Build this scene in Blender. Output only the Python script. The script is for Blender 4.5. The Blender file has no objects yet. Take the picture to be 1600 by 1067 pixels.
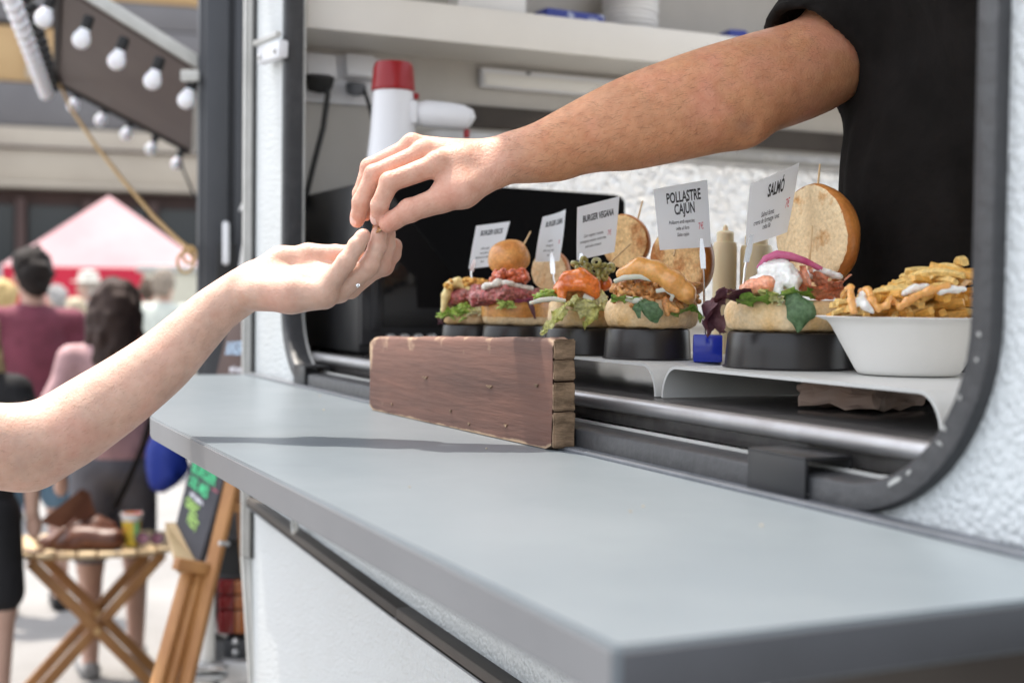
import bpy, bmesh, math, random
import numpy as np
from mathutils import Vector, Matrix, noise as mnoise
random.seed(7); rng = np.random.default_rng(7)
R = math.radians
S = bpy.context.scene
C = S.collection

# ------------------------------------------------------------------ camera
F_PX, CX, CY = 2074.0, 800.0, 533.5           # photograph is 1600 x 1067
EYE = np.array([0.0, 0.0, 1.55])
def _n(v): return v/np.linalg.norm(v)
_mx = _n(np.array([-170-CX, CY-454, -F_PX]))            # direction along the trailer wall
_yy = np.array([5235-CX, CY-521, -F_PX]); _yy = _n(_yy-_mx*_yy.dot(_mx))
RCW = np.array([-_mx, _yy, np.cross(-_mx, _yy)])
def P(px, py, d=None, x=None, y=None, z=None):
    """point of the place seen at a pixel, at a given distance or on a given plane"""
    r = RCW @ np.array([(px-CX)/F_PX, (CY-py)/F_PX, -1.0])
    if d is not None: t = d
    elif x is not None: t = (x-EYE[0])/r[0]
    elif y is not None: t = (y-EYE[1])/r[1]
    else: t = (z-EYE[2])/r[2]
    return EYE+r*t
cam_d = bpy.data.cameras.new('camera'); cam = bpy.data.objects.new('camera', cam_d); C.objects.link(cam)
M4 = Matrix([list(RCW[0])+[EYE[0]], list(RCW[1])+[EYE[1]], list(RCW[2])+[EYE[2]], [0, 0, 0, 1]])
cam.matrix_world = M4
cam_d.sensor_width = 36; cam_d.lens = 36*F_PX/1600
cam_d.clip_start = 0.05; cam_d.clip_end = 400
cam_d.dof.use_dof = True; cam_d.dof.focus_distance = 1.54; cam_d.dof.aperture_fstop = 4.0
S.camera = cam
# ------------------------------------------------------------------ light
SUN_EL, SUN_AZ = 69.0, 14.0                    # sun comes along the wall (-X), a little from outside (-Y)
to_sun = Vector((-math.cos(R(SUN_EL))*math.cos(R(SUN_AZ)), -math.cos(R(SUN_EL))*math.sin(R(SUN_AZ)), math.sin(R(SUN_EL))))
W = bpy.data.worlds.new('World'); S.world = W; W.use_nodes = True
nt = W.node_tree; bg = nt.nodes['Background']
sky = nt.nodes.new('ShaderNodeTexSky'); sky.sky_type = 'NISHITA'; sky.sun_disc = False
sky.sun_elevation = R(SUN_EL); sky.sun_rotation = math.atan2(to_sun.x, to_sun.y)
sky.air_density = 1.0; sky.dust_density = 2.5; sky.ozone_density = 1.0
hs = nt.nodes.new('ShaderNodeHueSaturation'); hs.inputs['Saturation'].default_value = 0.28
nt.links.new(sky.outputs[0], hs.inputs['Color']); nt.links.new(hs.outputs[0], bg.inputs[0]); bg.inputs[1].default_value = 0.15
sl = bpy.data.lights.new('sun', 'SUN'); sl.energy = 2.0; sl.angle = R(0.6); sl.color = (1.0, 0.915, 0.81)
so = bpy.data.objects.new('sun', sl); C.objects.link(so)
so.rotation_euler = to_sun.to_track_quat('Z', 'Y').to_euler(); so.location = (-3, -3, 8)
S.view_settings.view_transform = 'Standard'; S.view_settings.look = 'None'
S.view_settings.exposure = 1.7; S.view_settings.gamma = 1.0; S.view_settings.use_curve_mapping = False
S.render.engine = 'CYCLES'
S.cycles.max_bounces = 10; S.cycles.diffuse_bounces = 6; S.cycles.caustics_reflective = False; S.cycles.caustics_refractive = False

# ------------------------------------------------------------------ materials
MAT = {}
def mat(name, col, rough=0.6, metal=0.0, col2=None, nscale=8.0, namt=1.0, bump=0.0, bscale=60.0, bdist=0.002,
        spec=0.5, sss=0.0, sss_col=None, trans=0.0, alpha=1.0, coat=0.0, vcol=False, emit=None, stretch=None, ior=1.45,
        ndetail=4.0, rvar=0.0, nlo=0.35, nhi=0.65, sheen=0.0):
    m = bpy.data.materials.new(name); m.use_nodes = True; MAT[name] = m
    t = m.node_tree; b = t.nodes['Principled BSDF']; L = t.links.new
    b.inputs['Roughness'].default_value = rough; b.inputs['Metallic'].default_value = metal
    b.inputs['IOR'].default_value = ior; b.inputs['Specular IOR Level'].default_value = spec
    b.inputs['Base Color'].default_value = (*col, 1)
    b.inputs['Transmission Weight'].default_value = trans; b.inputs['Alpha'].default_value = alpha
    b.inputs['Coat Weight'].default_value = coat; b.inputs['Coat Roughness'].default_value = 0.15
    if sheen: b.inputs['Sheen Weight'].default_value = sheen
    tc = t.nodes.new('ShaderNodeTexCoord'); mp = t.nodes.new('ShaderNodeMapping'); L(tc.outputs['Object'], mp.inputs[0])
    if stretch: mp.inputs['Scale'].default_value = stretch
    src = None
    if vcol:
        a = t.nodes.new('ShaderNodeVertexColor'); a.layer_name = 'Col'; src = a.outputs['Color']
    if col2 is not None:
        n = t.nodes.new('ShaderNodeTexNoise'); n.inputs['Scale'].default_value = nscale; n.inputs['Detail'].default_value = ndetail
        n.inputs['Roughness'].default_value = 0.6
        L(mp.outputs[0], n.inputs['Vector'])
        r = t.nodes.new('ShaderNodeMapRange'); r.inputs[1].default_value = nlo; r.inputs[2].default_value = nhi
        r.inputs[4].default_value = namt
        L(n.outputs['Fac'], r.inputs[0])
        mx = t.nodes.new('ShaderNodeMix'); mx.data_type = 'RGBA'
        L(r.outputs[0], mx.inputs[0])
        if src is not None:
            L(src, mx.inputs[6]); mul = t.nodes.new('ShaderNodeMix'); mul.data_type = 'RGBA'; mul.blend_type = 'MULTIPLY'
            mul.inputs[0].default_value = 1; L(src, mul.inputs[6]); mul.inputs[7].default_value = (*col2, 1); L(mul.outputs[2], mx.inputs[7])
        else:
            mx.inputs[6].default_value = (*col, 1); mx.inputs[7].default_value = (*col2, 1)
        src = mx.outputs[2]
        if rvar:
            rr = t.nodes.new('ShaderNodeMapRange'); rr.inputs[3].default_value = max(0.02, rough-rvar); rr.inputs[4].default_value = min(1, rough+rvar)
            L(n.outputs['Fac'], rr.inputs[0]); L(rr.outputs[0], b.inputs['Roughness'])
    if src is not None: L(src, b.inputs['Base Color'])
    if sss:
        b.inputs['Subsurface Weight'].default_value = sss; b.inputs['Subsurface Radius'].default_value = sss_col or (1.0, 0.35, 0.2)
        b.inputs['Subsurface Scale'].default_value = 0.008
    if emit:
        b.inputs['Emission Color'].default_value = (*emit[:3], 1); b.inputs['Emission Strength'].default_value = emit[3]
    if bump:
        n2 = t.nodes.new('ShaderNodeTexNoise'); n2.inputs['Scale'].default_value = bscale; n2.inputs['Detail'].default_value = 4
        L(mp.outputs[0], n2.inputs['Vector'])
        bp = t.nodes.new('ShaderNodeBump'); bp.inputs['Strength'].default_value = bump; bp.inputs['Distance'].default_value = bdist
        L(n2.outputs['Fac'], bp.inputs['Height']); L(bp.outputs[0], b.inputs['Normal'])
    return m

def stipple(name, col, scale, dist, rough=0.35):
    """painted aluminium with a hammered relief"""
    m = mat(name, col, rough=rough, col2=tuple(c*f for c, f in zip(col, (.93, .92, .90))), nscale=4, stretch=(1, 1, .6), nlo=.45, nhi=.8)
    t = m.node_tree; L = t.links.new; b = t.nodes['Principled BSDF']
    tc = t.nodes['Texture Coordinate']
    v = t.nodes.new('ShaderNodeTexVoronoi'); v.feature = 'SMOOTH_F1'; v.inputs['Scale'].default_value = scale; v.inputs['Smoothness'].default_value = 1.0
    nz = t.nodes.new('ShaderNodeTexNoise'); nz.inputs['Scale'].default_value = scale*0.6
    ad = t.nodes.new('ShaderNodeMix'); ad.data_type = 'RGBA'; ad.blend_type = 'LINEAR_LIGHT'; ad.inputs[0].default_value = 0.003
    L(tc.outputs['Object'], nz.inputs['Vector']); L(tc.outputs['Object'], ad.inputs[6]); L(nz.outputs['Color'], ad.inputs[7])
    L(ad.outputs[2], v.inputs['Vector'])
    bp = t.nodes.new('ShaderNodeBump'); bp.invert = True; bp.inputs['Strength'].default_value = 1.0; bp.inputs['Distance'].default_value = dist
    L(v.outputs['Distance'], bp.inputs['Height']); L(bp.outputs[0], b.inputs['Normal'])
    return m

# ------------------------------------------------------------------ mesh helpers
class MB:
    def __init__(s): s.bm = bmesh.new()
    def box(s, c, size, rot=None, bevel=0.0, seg=2):
        r = bmesh.ops.create_cube(s.bm, size=1.0)
        vs = r['verts']
        bmesh.ops.scale(s.bm, vec=Vector(size), verts=vs)
        if bevel:
            es = list({e for v in vs for e in v.link_edges})
            q = bmesh.ops.bevel(s.bm, geom=es, offset=bevel, segments=seg, profile=0.5, affect='EDGES')
            vs = list({v for f in q['faces'] for v in f.verts} | {v for v in vs if v.is_valid})
        if rot is not None: bmesh.ops.rotate(s.bm, cent=(0, 0, 0), matrix=rot, verts=vs)
        bmesh.ops.translate(s.bm, vec=Vector(c), verts=vs)
        return s
    def bar(s, a, b, w, h, up=(0, 0, 1), bevel=0.0):
        a, b = Vector(a), Vector(b); d = b-a; z = d.normalized(); x = Vector(up).cross(z)
        if x.length < 1e-4: x = Vector((1, 0, 0)).cross(z)
        x.normalize(); y = z.cross(x)
        m = Matrix((x, y, z)).transposed()
        return s.box((a+b)/2, (w, h, d.length), m, bevel)
    def tube(s, pts, r, n=10, cap=True):
        pts = [Vector(p) for p in pts]; k = len(pts)
        rad = r if hasattr(r, '__len__') else [r]*k
        rings = []; up = None
        for i, p in enumerate(pts):
            t = (pts[min(i+1, k-1)]-pts[max(i-1, 0)]).normalized()
            if up is None:
                up = Vector((0, 0, 1)) if abs(t.z) < 0.9 else Vector((1, 0, 0))
            x = (up-t*up.dot(t)).normalized(); y = t.cross(x); up = x
            rings.append([s.bm.verts.new(p+(x*math.cos(a)+y*math.sin(a))*rad[i]) for a in [2*math.pi*j/n for j in range(n)]])
        for i in range(k-1):
            for j in range(n):
                s.bm.faces.new((rings[i][j], rings[i][(j+1) % n], rings[i+1][(j+1) % n], rings[i+1][j]))
        if cap:
            s.bm.faces.new(rings[0][::-1]); s.bm.faces.new(rings[-1])
        return s
    def lathe(s, prof, n=32, mtx=None, sy=1.0, cap=True):
        """prof: list of (r,z)"""
        rings = []
        for r, z in prof:
            ring = []
            for j in range(n):
                a = 2*math.pi*j/n; v = Vector((r*math.cos(a), r*math.sin(a)*sy, z))
                if mtx is not None: v = mtx @ v
                ring.append(s.bm.verts.new(v))
            rings.append(ring)
        for i in range(len(rings)-1):
            for j in range(n):
                s.bm.faces.new((rings[i][j], rings[i][(j+1) % n], rings[i+1][(j+1) % n], rings[i+1][j]))
        if cap:
            s.bm.faces.new(rings[0][::-1]); s.bm.faces.new(rings[-1])
        return s
    def prism(s, poly, off):
        """poly: list of 3d points (planar), extruded by vector off"""
        a = [s.bm.verts.new(Vector(p)) for p in poly]; b = [s.bm.verts.new(Vector(p)+Vector(off)) for p in poly]
        n = len(a); s.bm.faces.new(a); s.bm.faces.new(b[::-1])
        for i in range(n): s.bm.faces.new((a[i], b[i], b[(i+1) % n], a[(i+1) % n]))
        return s
    def grid(s, fn, nu, nv, closed=False):
        vs = [[s.bm.verts.new(Vector(fn(i/(nu-1), j/(nv-1)))) for j in range(nv)] for i in range(nu)]
        for i in range(nu-1):
            for j in range(nv-1):
                s.bm.faces.new((vs[i][j], vs[i+1][j], vs[i+1][j+1], vs[i][j+1]))
        return s
    def ball(s, c, r, sub=2, scale=(1, 1, 1)):
        q = bmesh.ops.create_icosphere(s.bm, subdivisions=sub, radius=r)
        bmesh.ops.scale(s.bm, vec=Vector(scale), verts=q['verts']); bmesh.ops.translate(s.bm, vec=Vector(c), verts=q['verts'])
        return s
    def mesh(s, name, smooth=True, angle=35):
        bmesh.ops.recalc_face_normals(s.bm, faces=s.bm.faces)
        me = bpy.data.meshes.new(name); s.bm.to_mesh(me); s.bm.free()
        if smooth:
            me.shade_smooth()
            me.set_sharp_from_angle(angle=R(angle))
        return me

def tag(o, label=None, cat=None, group=None, kind=None):
    if label: o['label'] = label
    if cat: o['category'] = cat
    if group: o['group'] = group
    if kind: o['kind'] = kind
    return o
def thing(name, loc, label, cat, group=None):
    o = bpy.data.objects.new(name, None); C.objects.link(o); o.location = Vector(loc); o.empty_display_size = 0.05
    return tag(o, label, cat, group)
def obj(name, mb, m, parent=None, local=False, smooth=True, angle=35, label=None, cat=None, group=None, kind=None):
    me = mb if isinstance(mb, bpy.types.Mesh) else mb.mesh(name, smooth, angle)
    o = bpy.data.objects.new(name, me); C.objects.link(o)
    if m is not None and not me.materials: me.materials.append(MAT[m] if isinstance(m, str) else m)
    if parent is not None:
        o.parent = parent
        if not local and parent.type == 'EMPTY': o.matrix_parent_inverse = Matrix.Translation(-parent.location)
    return tag(o, label, cat, group, kind)
def copy_tree(o, parent=None):
    c = o.copy(); C.objects.link(c)
    if parent is not None: c.parent = parent; c.matrix_parent_inverse = o.matrix_parent_inverse.copy()
    for ch in [x for x in C.objects if x.parent == o]: copy_tree(ch, c)
    return c
def text_mesh(body, size, sx=1.0, align='CENTER', extrude=0.0, space=1.0, shear=0.0, bold=0.0):
    cu = bpy.data.curves.new('txt', 'FONT'); cu.body = body; cu.size = size; cu.align_x = align; cu.align_y = 'CENTER'
    cu.extrude = extrude; cu.space_line = space; cu.resolution_u = 3; cu.offset = bold; cu.shear = shear
    o = bpy.data.objects.new('txt', cu); C.objects.link(o)
    bpy.context.view_layer.update()
    me = bpy.data.meshes.new_from_object(o.evaluated_get(bpy.context.evaluated_depsgraph_get()))
    bpy.data.objects.remove(o); bpy.data.curves.remove(cu)
    for v in me.vertices: v.co.x *= sx
    return me

# ------------------------------------------------------------------ implicit bodies (distance field on a grid, smooth unions)
class Field:
    def __init__(s, lo, hi, h):
        s.lo = np.array(lo, float); s.h = h
        s.n = np.ceil((np.array(hi)-s.lo)/h).astype(int)+1
        s.v = np.full(s.n, 0.5, np.float32)
    def sub(s, a, b, m):
        i0 = np.clip(np.floor((np.minimum(a, b)-m-s.lo)/s.h).astype(int), 0, s.n-1)
        i1 = np.clip(np.ceil((np.maximum(a, b)+m-s.lo)/s.h).astype(int)+1, 1, s.n)
        ax = [s.lo[k]+s.h*np.arange(i0[k], i1[k]) for k in range(3)]
        X, Y, Z = np.meshgrid(*ax, indexing='ij', sparse=False)
        return tuple(slice(i0[k], i1[k]) for k in range(3)), X, Y, Z
    def put(s, sl, d, k):
        a = s.v[sl]; d = d.astype(np.float32)
        if k > 0:
            h = np.maximum(k-np.abs(a-d), 0)/k
            s.v[sl] = np.minimum(a, d)-h*h*k*0.25
        else: s.v[sl] = np.minimum(a, d)
    def cut(s, sl, d, k=0.0):
        a = s.v[sl]; d = -d.astype(np.float32)
        if k > 0:
            h = np.maximum(k-np.abs(a-d), 0)/k; s.v[sl] = np.maximum(a, d)+h*h*k*0.25
        else: s.v[sl] = np.maximum(a, d)
    def cap(s, a, b, ra, rb, k=0.004, cut=False, flat=None):
        """tapered capsule; flat=(axis unit vector, factor): squashes the section along axis"""
        a = np.array(a, float); b = np.array(b, float); m = max(ra, rb)*(1.0 if flat is None else max(1, 1/flat[1]))+k+3*s.h
        sl, X, Y, Z = s.sub(a, b, m)
        ab = b-a; L2 = max(ab.dot(ab), 1e-12)
        px, py, pz = X-a[0], Y-a[1], Z-a[2]
        t = np.clip((px*ab[0]+py*ab[1]+pz*ab[2])/L2, 0, 1)
        qx, qy, qz = px-t*ab[0], py-t*ab[1], pz-t*ab[2]
        if flat is not None:
            n = np.array(flat[0], float); w = qx*n[0]+qy*n[1]+qz*n[2]; g = 1/flat[1]-1
            qx, qy, qz = qx+g*w*n[0], qy+g*w*n[1], qz+g*w*n[2]
        d = np.sqrt(qx*qx+qy*qy+qz*qz)-(ra+(rb-ra)*t)
        if flat is not None: d = d*min(1, flat[1]*1.25)
        (s.cut if cut else s.put)(sl, d, k); return s
    def ell(s, c, rad, k=0.004, rot=None, cut=False):
        c = np.array(c, float); rad = np.array(rad, float); m = rad.max()+k+3*s.h
        sl, X, Y, Z = s.sub(c, c, m)
        q = np.stack([X-c[0], Y-c[1], Z-c[2]], -1)
        if rot is not None: q = q @ np.array(rot)          # columns = ellipsoid axes in world
        k0 = np.sqrt(((q/rad)**2).sum(-1)); k1 = np.sqrt(((q/rad**2)**2).sum(-1))
        d = np.where(k1 > 1e-9, k0*(k0-1)/np.maximum(k1, 1e-9), -rad.min())
        (s.cut if cut else s.put)(sl, d, k); return s
    def smooth_chain(s, pts, rs, k=0.004, n=5):
        """limb along a smooth curve through the points"""
        p = [np.array(q) for q in pts]; m = len(p)-1; P_, R_ = [], []
        for i in range(m):
            p0, p1, p2, p3 = p[max(i-1, 0)], p[i], p[i+1], p[min(i+2, m)]; r0, r1, r2, r3 = rs[max(i-1, 0)], rs[i], rs[i+1], rs[min(i+2, m)]
            for j in range(n):
                f = j/n; c = lambda a, b, d, e: 0.5*((2*b)+(d-a)*f+(2*a-5*b+4*d-e)*f*f+(3*b-a-3*d+e)*f**3)
                P_.append(c(p0, p1, p2, p3)); R_.append(c(r0, r1, r2, r3))
        return s.chain(P_+[p[-1]], R_+[rs[-1]], k)
    def chain(s, pts, rs, k=0.003):
        for i in range(len(pts)-1): s.cap(pts[i], pts[i+1], rs[i], rs[i+1], k)
        return s
    def noise(s, amp, scale, band=None):
        """roughen by smooth value noise"""
        band = band or amp*4
        idx = np.argwhere(np.abs(s.v) < band)
        if len(idx) == 0: return s
        p = (s.lo+idx*s.h)*scale
        s.v[tuple(idx.T)] += (vnoise(p)*amp).astype(np.float32)
        return s
    def mesh(s, name, color=None, smooth_iter=0):
        V, Q = surface_nets(s.v); V = s.lo+V*s.h
        if smooth_iter:
            e = np.concatenate([Q[:, [0, 1]], Q[:, [1, 2]], Q[:, [2, 3]], Q[:, [3, 0]]])
            for _ in range(smooth_iter):
                acc = np.zeros_like(V); cnt = np.zeros(len(V))
                np.add.at(acc, e[:, 0], V[e[:, 1]]); np.add.at(cnt, e[:, 0], 1)
                np.add.at(acc, e[:, 1], V[e[:, 0]]); np.add.at(cnt, e[:, 1], 1)
                V = 0.5*V+0.5*acc/np.maximum(cnt, 1)[:, None]
        return np_mesh(name, V, Q, color)
_perm = rng.random((32, 32, 32)).astype(np.float32)*2-1
def vnoise(p):
    i = np.floor(p).astype(int); f = p-i; f = f*f*(3-2*f); r = 0
    for a in (0, 1):
        for b in (0, 1):
            for c in (0, 1):
                w = (f[..., 0] if a else 1-f[..., 0])*(f[..., 1] if b else 1-f[..., 1])*(f[..., 2] if c else 1-f[..., 2])
                r = r+w*_perm[(i[..., 0]+a) % 32, (i[..., 1]+b) % 32, (i[..., 2]+c) % 32]
    return r
def surface_nets(v):
    s = v < 0
    nx, ny, nz = v.shape
    c = np.zeros((nx-1, ny-1, nz-1), np.int8)
    for a in (0, 1):
        for b in (0, 1):
            for d in (0, 1): c += s[a:nx-1+a, b:ny-1+b, d:nz-1+d]
    act = np.argwhere((c > 0) & (c < 8))
    idm = np.full(c.shape, -1, np.int64); idm[tuple(act.T)] = np.arange(len(act))
    acc = np.zeros((len(act), 3)); cnt = np.zeros(len(act))
    cor = np.array([(a, b, d) for a in (0, 1) for b in (0, 1) for d in (0, 1)])
    for i in range(8):
        for j in range(i+1, 8):
            if np.abs(cor[i]-cor[j]).sum() != 1: continue
            A = act+cor[i]; B = act+cor[j]
            va = v[tuple(A.T)]; vb = v[tuple(B.T)]
            m = (va < 0) != (vb < 0); t = np.where(m, va/np.where(va-vb == 0, 1, va-vb), 0)
            p = cor[i]+(cor[j]-cor[i])*t[:, None]
            acc += np.where(m[:, None], p, 0); cnt += m
    V = act+acc/np.maximum(cnt, 1)[:, None]
    Q = []
    for ax in range(3):
        o = [k for k in range(3) if k != ax]
        n = list(v.shape)
        sa = [slice(None)]*3; sb = [slice(None)]*3
        sa[ax] = slice(0, n[ax]-1); sb[ax] = slice(1, n[ax])
        ch = s[tuple(sa)] != s[tuple(sb)]
        e = np.argwhere(ch)
        e = e[(e[:, o[0]] > 0) & (e[:, o[1]] > 0) & (e[:, o[0]] < n[o[0]]-1) & (e[:, o[1]] < n[o[1]]-1)]
        def cell(d0, d1):
            q = e.copy(); q[:, o[0]] -= d0; q[:, o[1]] -= d1; return idm[tuple(q.T)]
        q = np.stack([cell(1, 1), cell(0, 1), cell(0, 0), cell(1, 0)], 1)
        flip = ~s[tuple(e.T)]
        if ax == 1: flip = ~flip
        q[flip] = q[flip][:, ::-1]
        Q.append(q)
    Q = np.concatenate(Q); Q = Q[(Q >= 0).all(1)]
    return V, Q
def np_mesh(name, V, Q, color=None):
    me = bpy.data.meshes.new(name); nv, nq = len(V), len(Q)
    me.vertices.add(nv); me.vertices.foreach_set('co', np.ascontiguousarray(V, np.float32).ravel())
    me.loops.add(nq*4); me.loops.foreach_set('vertex_index', np.ascontiguousarray(Q, np.int32).ravel())
    me.polygons.add(nq); me.polygons.foreach_set('loop_start', np.arange(0, nq*4, 4, dtype=np.int32))
    me.update(calc_edges=True); me.validate()
    if color is not None:
        col = np.ones((nv, 4), np.float32); col[:, :3] = color(V)
        at = me.color_attributes.new('Col', 'FLOAT_COLOR', 'POINT'); at.data.foreach_set('color', col.ravel())
    me.shade_smooth()
    return me
def group_min(base, fields, k):
    """union of several fields with a body, each blended with the body only"""
    out = base.v.copy()
    for f in fields:
        a, d = base.v, f.v
        h = np.maximum(k-np.abs(a-d), 0)/k
        out = np.minimum(out, np.minimum(a, d)-h*h*k*0.25)
    base.v = out
    return base
# ------------------------------------------------------------------ base materials
stipple('white_stipple', (0.60, 0.63, 0.64), 185, 0.0032)
mat('interior_white', (0.74, 0.72, 0.68), 0.45, col2=(0.66, 0.64, 0.60), nscale=5, bump=0.1, bscale=40)
mat('laminate_white', (0.78, 0.76, 0.72), 0.4, col2=(0.72, 0.70, 0.66), nscale=2)
mat('black_paint', (0.035, 0.036, 0.039), 0.45, col2=(0.055, 0.055, 0.058), nscale=30, bump=0.5, bscale=70, bdist=0.003, nlo=0.5, nhi=0.75)
mat('counter_grey', (0.172, 0.198, 0.217), 0.34, col2=(0.138, 0.163, 0.182), nscale=3.2, bump=0.08, bscale=260, rvar=0.07, ndetail=6)
mat('counter_edge', (0.20, 0.205, 0.215), 0.5, col2=(0.18, 0.185, 0.195), nscale=6)
mat('counter_end_shade', (0.075, 0.078, 0.088), 0.55, col2=(0.06, 0.063, 0.07), nscale=6)
mat('mid_grey', (0.17, 0.18, 0.2), 0.45, metal=0.3, col2=(0.13, 0.14, 0.155), nscale=30)
mat('alu', (0.62, 0.62, 0.61), 0.3, metal=0.9, col2=(0.5, 0.5, 0.5), nscale=20, rvar=0.1)
mat('trim_white', (0.52, 0.52, 0.50), 0.35, col2=(0.42, 0.42, 0.40), nscale=10)
mat('black_gloss', (0.02, 0.02, 0.022), 0.16, col2=(0.03, 0.03, 0.032), nscale=6, rvar=0.06)
mat('black_glass', (0.012, 0.011, 0.011), 0.05)
mat('black_satin', (0.022, 0.022, 0.024), 0.4, col2=(0.03, 0.03, 0.03), nscale=12)
mat('black_matte', (0.0035, 0.0035, 0.0038), 0.9, spec=0.08)
mat('worktop_dark', (0.06, 0.055, 0.055), 0.22, col2=(0.09, 0.085, 0.08), nscale=40, bump=0.05, bscale=200)
mat('riser_grey', (0.58, 0.58, 0.56), 0.45, col2=(0.52, 0.52, 0.50), nscale=6)
mat('plastic_white', (0.72, 0.73, 0.76), 0.35)
mat('plastic_cream', (0.72, 0.71, 0.68), 0.4)
mat('plastic_red', (0.27, 0.008, 0.012), 0.28)
mat('cable_black', (0.015, 0.015, 0.015), 0.5)
mat('dark_brown', (0.035, 0.028, 0.024), 0.6, col2=(0.06, 0.05, 0.042), nscale=5)
mat('board_paint', (0.17, 0.078, 0.054), 0.66, col2=(0.095, 0.047, 0.035), nscale=6, bump=0.45, bscale=34, bdist=0.002, stretch=(0.45, 5, 5), ndetail=8)
mat('board_wood', (0.30, 0.20, 0.125), 0.8, col2=(0.13, 0.085, 0.05), nscale=40, bump=0.6, bscale=90, bdist=0.003, stretch=(1, 1, 3))
mat('pack_blue', (0.03, 0.05, 0.30), 0.35, col2=(0.5, 0.55, 0.7), nscale=25, nlo=0.55, nhi=0.6)
mat('paper_white', (0.80, 0.80, 0.80), 0.8)

# board: painted face with chipped edges
def wear(name, edge_col, lo=0.52, hi=0.6, scale=18):
    m = MAT[name]; t = m.node_tree; L = t.links.new; b = t.nodes['Principled BSDF']
    src = b.inputs['Base Color'].links[0].from_socket
    g = t.nodes.new('ShaderNodeNewGeometry'); n = t.nodes.new('ShaderNodeTexNoise'); n.inputs['Scale'].default_value = scale; n.inputs['Detail'].default_value = 6
    tc = t.nodes['Texture Coordinate']; L(tc.outputs['Object'], n.inputs['Vector'])
    ad = t.nodes.new('ShaderNodeMath'); ad.operation = 'ADD'; L(g.outputs['Pointiness'], ad.inputs[0])
    ms = t.nodes.new('ShaderNodeMath'); ms.operation = 'MULTIPLY_ADD'; ms.inputs[1].default_value = 0.16; ms.inputs[2].default_value = -0.08
    L(n.outputs['Fac'], ms.inputs[0]); L(ms.outputs[0], ad.inputs[1])
    mr = t.nodes.new('ShaderNodeMapRange'); mr.inputs[1].default_value = lo; mr.inputs[2].default_value = hi; L(ad.outputs[0], mr.inputs[0])
    mx = t.nodes.new('ShaderNodeMix'); mx.data_type = 'RGBA'; L(mr.outputs[0], mx.inputs[0]); L(src, mx.inputs[6]); mx.inputs[7].default_value = (*edge_col, 1)
    L(mx.outputs[2], b.inputs['Base Color'])
wear('board_paint', (0.40, 0.28, 0.18), 0.55, 0.58, 30)

# translucent acrylic pane, crinkled by droplets and film
def acrylic(name):
    m = bpy.data.materials.new(name); m.use_nodes = True; MAT[name] = m; t = m.node_tree; L = t.links.new
    t.nodes.remove(t.nodes['Principled BSDF']); out = t.nodes['Material Output']
    tl = t.nodes.new('ShaderNodeBsdfTranslucent'); tl.inputs[0].default_value = (0.52, 0.535, 0.545, 1)
    gl = t.nodes.new('ShaderNodeBsdfGlossy'); gl.inputs[1].default_value = 0.12; gl.inputs[0].default_value = (0.9, 0.9, 0.9, 1)
    mx = t.nodes.new('ShaderNodeMixShader'); mx.inputs[0].default_value = 0.45
    tc = t.nodes.new('ShaderNodeTexCoord')
    n = t.nodes.new('ShaderNodeTexNoise'); n.inputs['Scale'].default_value = 7; n.inputs['Detail'].default_value = 9; n.inputs['Distortion'].default_value = 2.5
    v = t.nodes.new('ShaderNodeTexVoronoi'); v.inputs['Scale'].default_value = 45; v.feature = 'DISTANCE_TO_EDGE'
    ad = t.nodes.new('ShaderNodeMath'); ad.operation = 'MULTIPLY_ADD'; ad.inputs[1].default_value = 0.5
    L(tc.outputs['Object'], n.inputs[0]); L(tc.outputs['Object'], v.inputs[0]); L(v.outputs['Distance'], ad.inputs[0]); L(n.outputs['Fac'], ad.inputs[2])
    bp = t.nodes.new('ShaderNodeBump'); bp.inputs['Strength'].default_value = 1; bp.inputs['Distance'].default_value = 0.010
    L(ad.outputs[0], bp.inputs['Height']); L(bp.outputs[0], tl.inputs['Normal']); L(bp.outputs[0], gl.inputs['Normal'])
    L(tl.outputs[0], mx.inputs[1]); L(gl.outputs[0], mx.inputs[2]); L(mx.outputs[0], out.inputs[0])
acrylic('acrylic_film')

# ------------------------------------------------------------------ ground
mat('asphalt', (0.20, 0.195, 0.19), 0.85, col2=(0.26, 0.255, 0.25), nscale=1.2, bump=0.5, bscale=60, bdist=0.004)
mb = MB(); mb.grid(lambda u, v: (-170+260*u, -90+200*v, 0), 14, 12)
obj('ground', mb, 'asphalt', kind='structure')

# ------------------------------------------------------------------ the trailer
WY = 0.71                                     # outer face of the serving wall
X0, X1, Z0, Z1 = -2.582, -0.700, 1.381, 2.34   # outer outline of the window frame
def rrect(x0, x1, z0, z1, r, n=12):
    pts = []
    for cx, cz, a0 in ((x1-r, z0+r, -90), (x1-r, z1-r, 0), (x0+r, z1-r, 90), (x0+r, z0+r, 180)):
        for i in range(n+1):
            a = R(a0+90*i/n); pts.append((cx+r*math.cos(a), cz+r*math.sin(a)))
    return pts
def sheet_with_hole(outer, hole, y):
    mb = MB(); bm = mb.bm; es = []
    for loop in (outer, hole):
        vs = [bm.verts.new((x, y, z)) for x, z in loop]
        es += [bm.edges.new((vs[i], vs[(i+1) % len(vs)])) for i in range(len(vs))]
    bmesh.ops.triangle_fill(bm, edges=es, use_beauty=True)
    return mb
tr = thing('food_trailer', (-0.9, 1.7, 0), 'white hammered-metal food trailer with a wide black-framed serving window', 'trailer')
TX0, TX1 = -2.86, 1.25
hole = rrect(X0+.009, X1-.009, Z0+.009, Z1-.009, 0.155)
obj('side_wall', sheet_with_hole([(TX0, .35), (TX1, .35), (TX1, 2.75), (TX0, 2.75)], hole, WY), 'white_stipple', tr, smooth=False)
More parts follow.
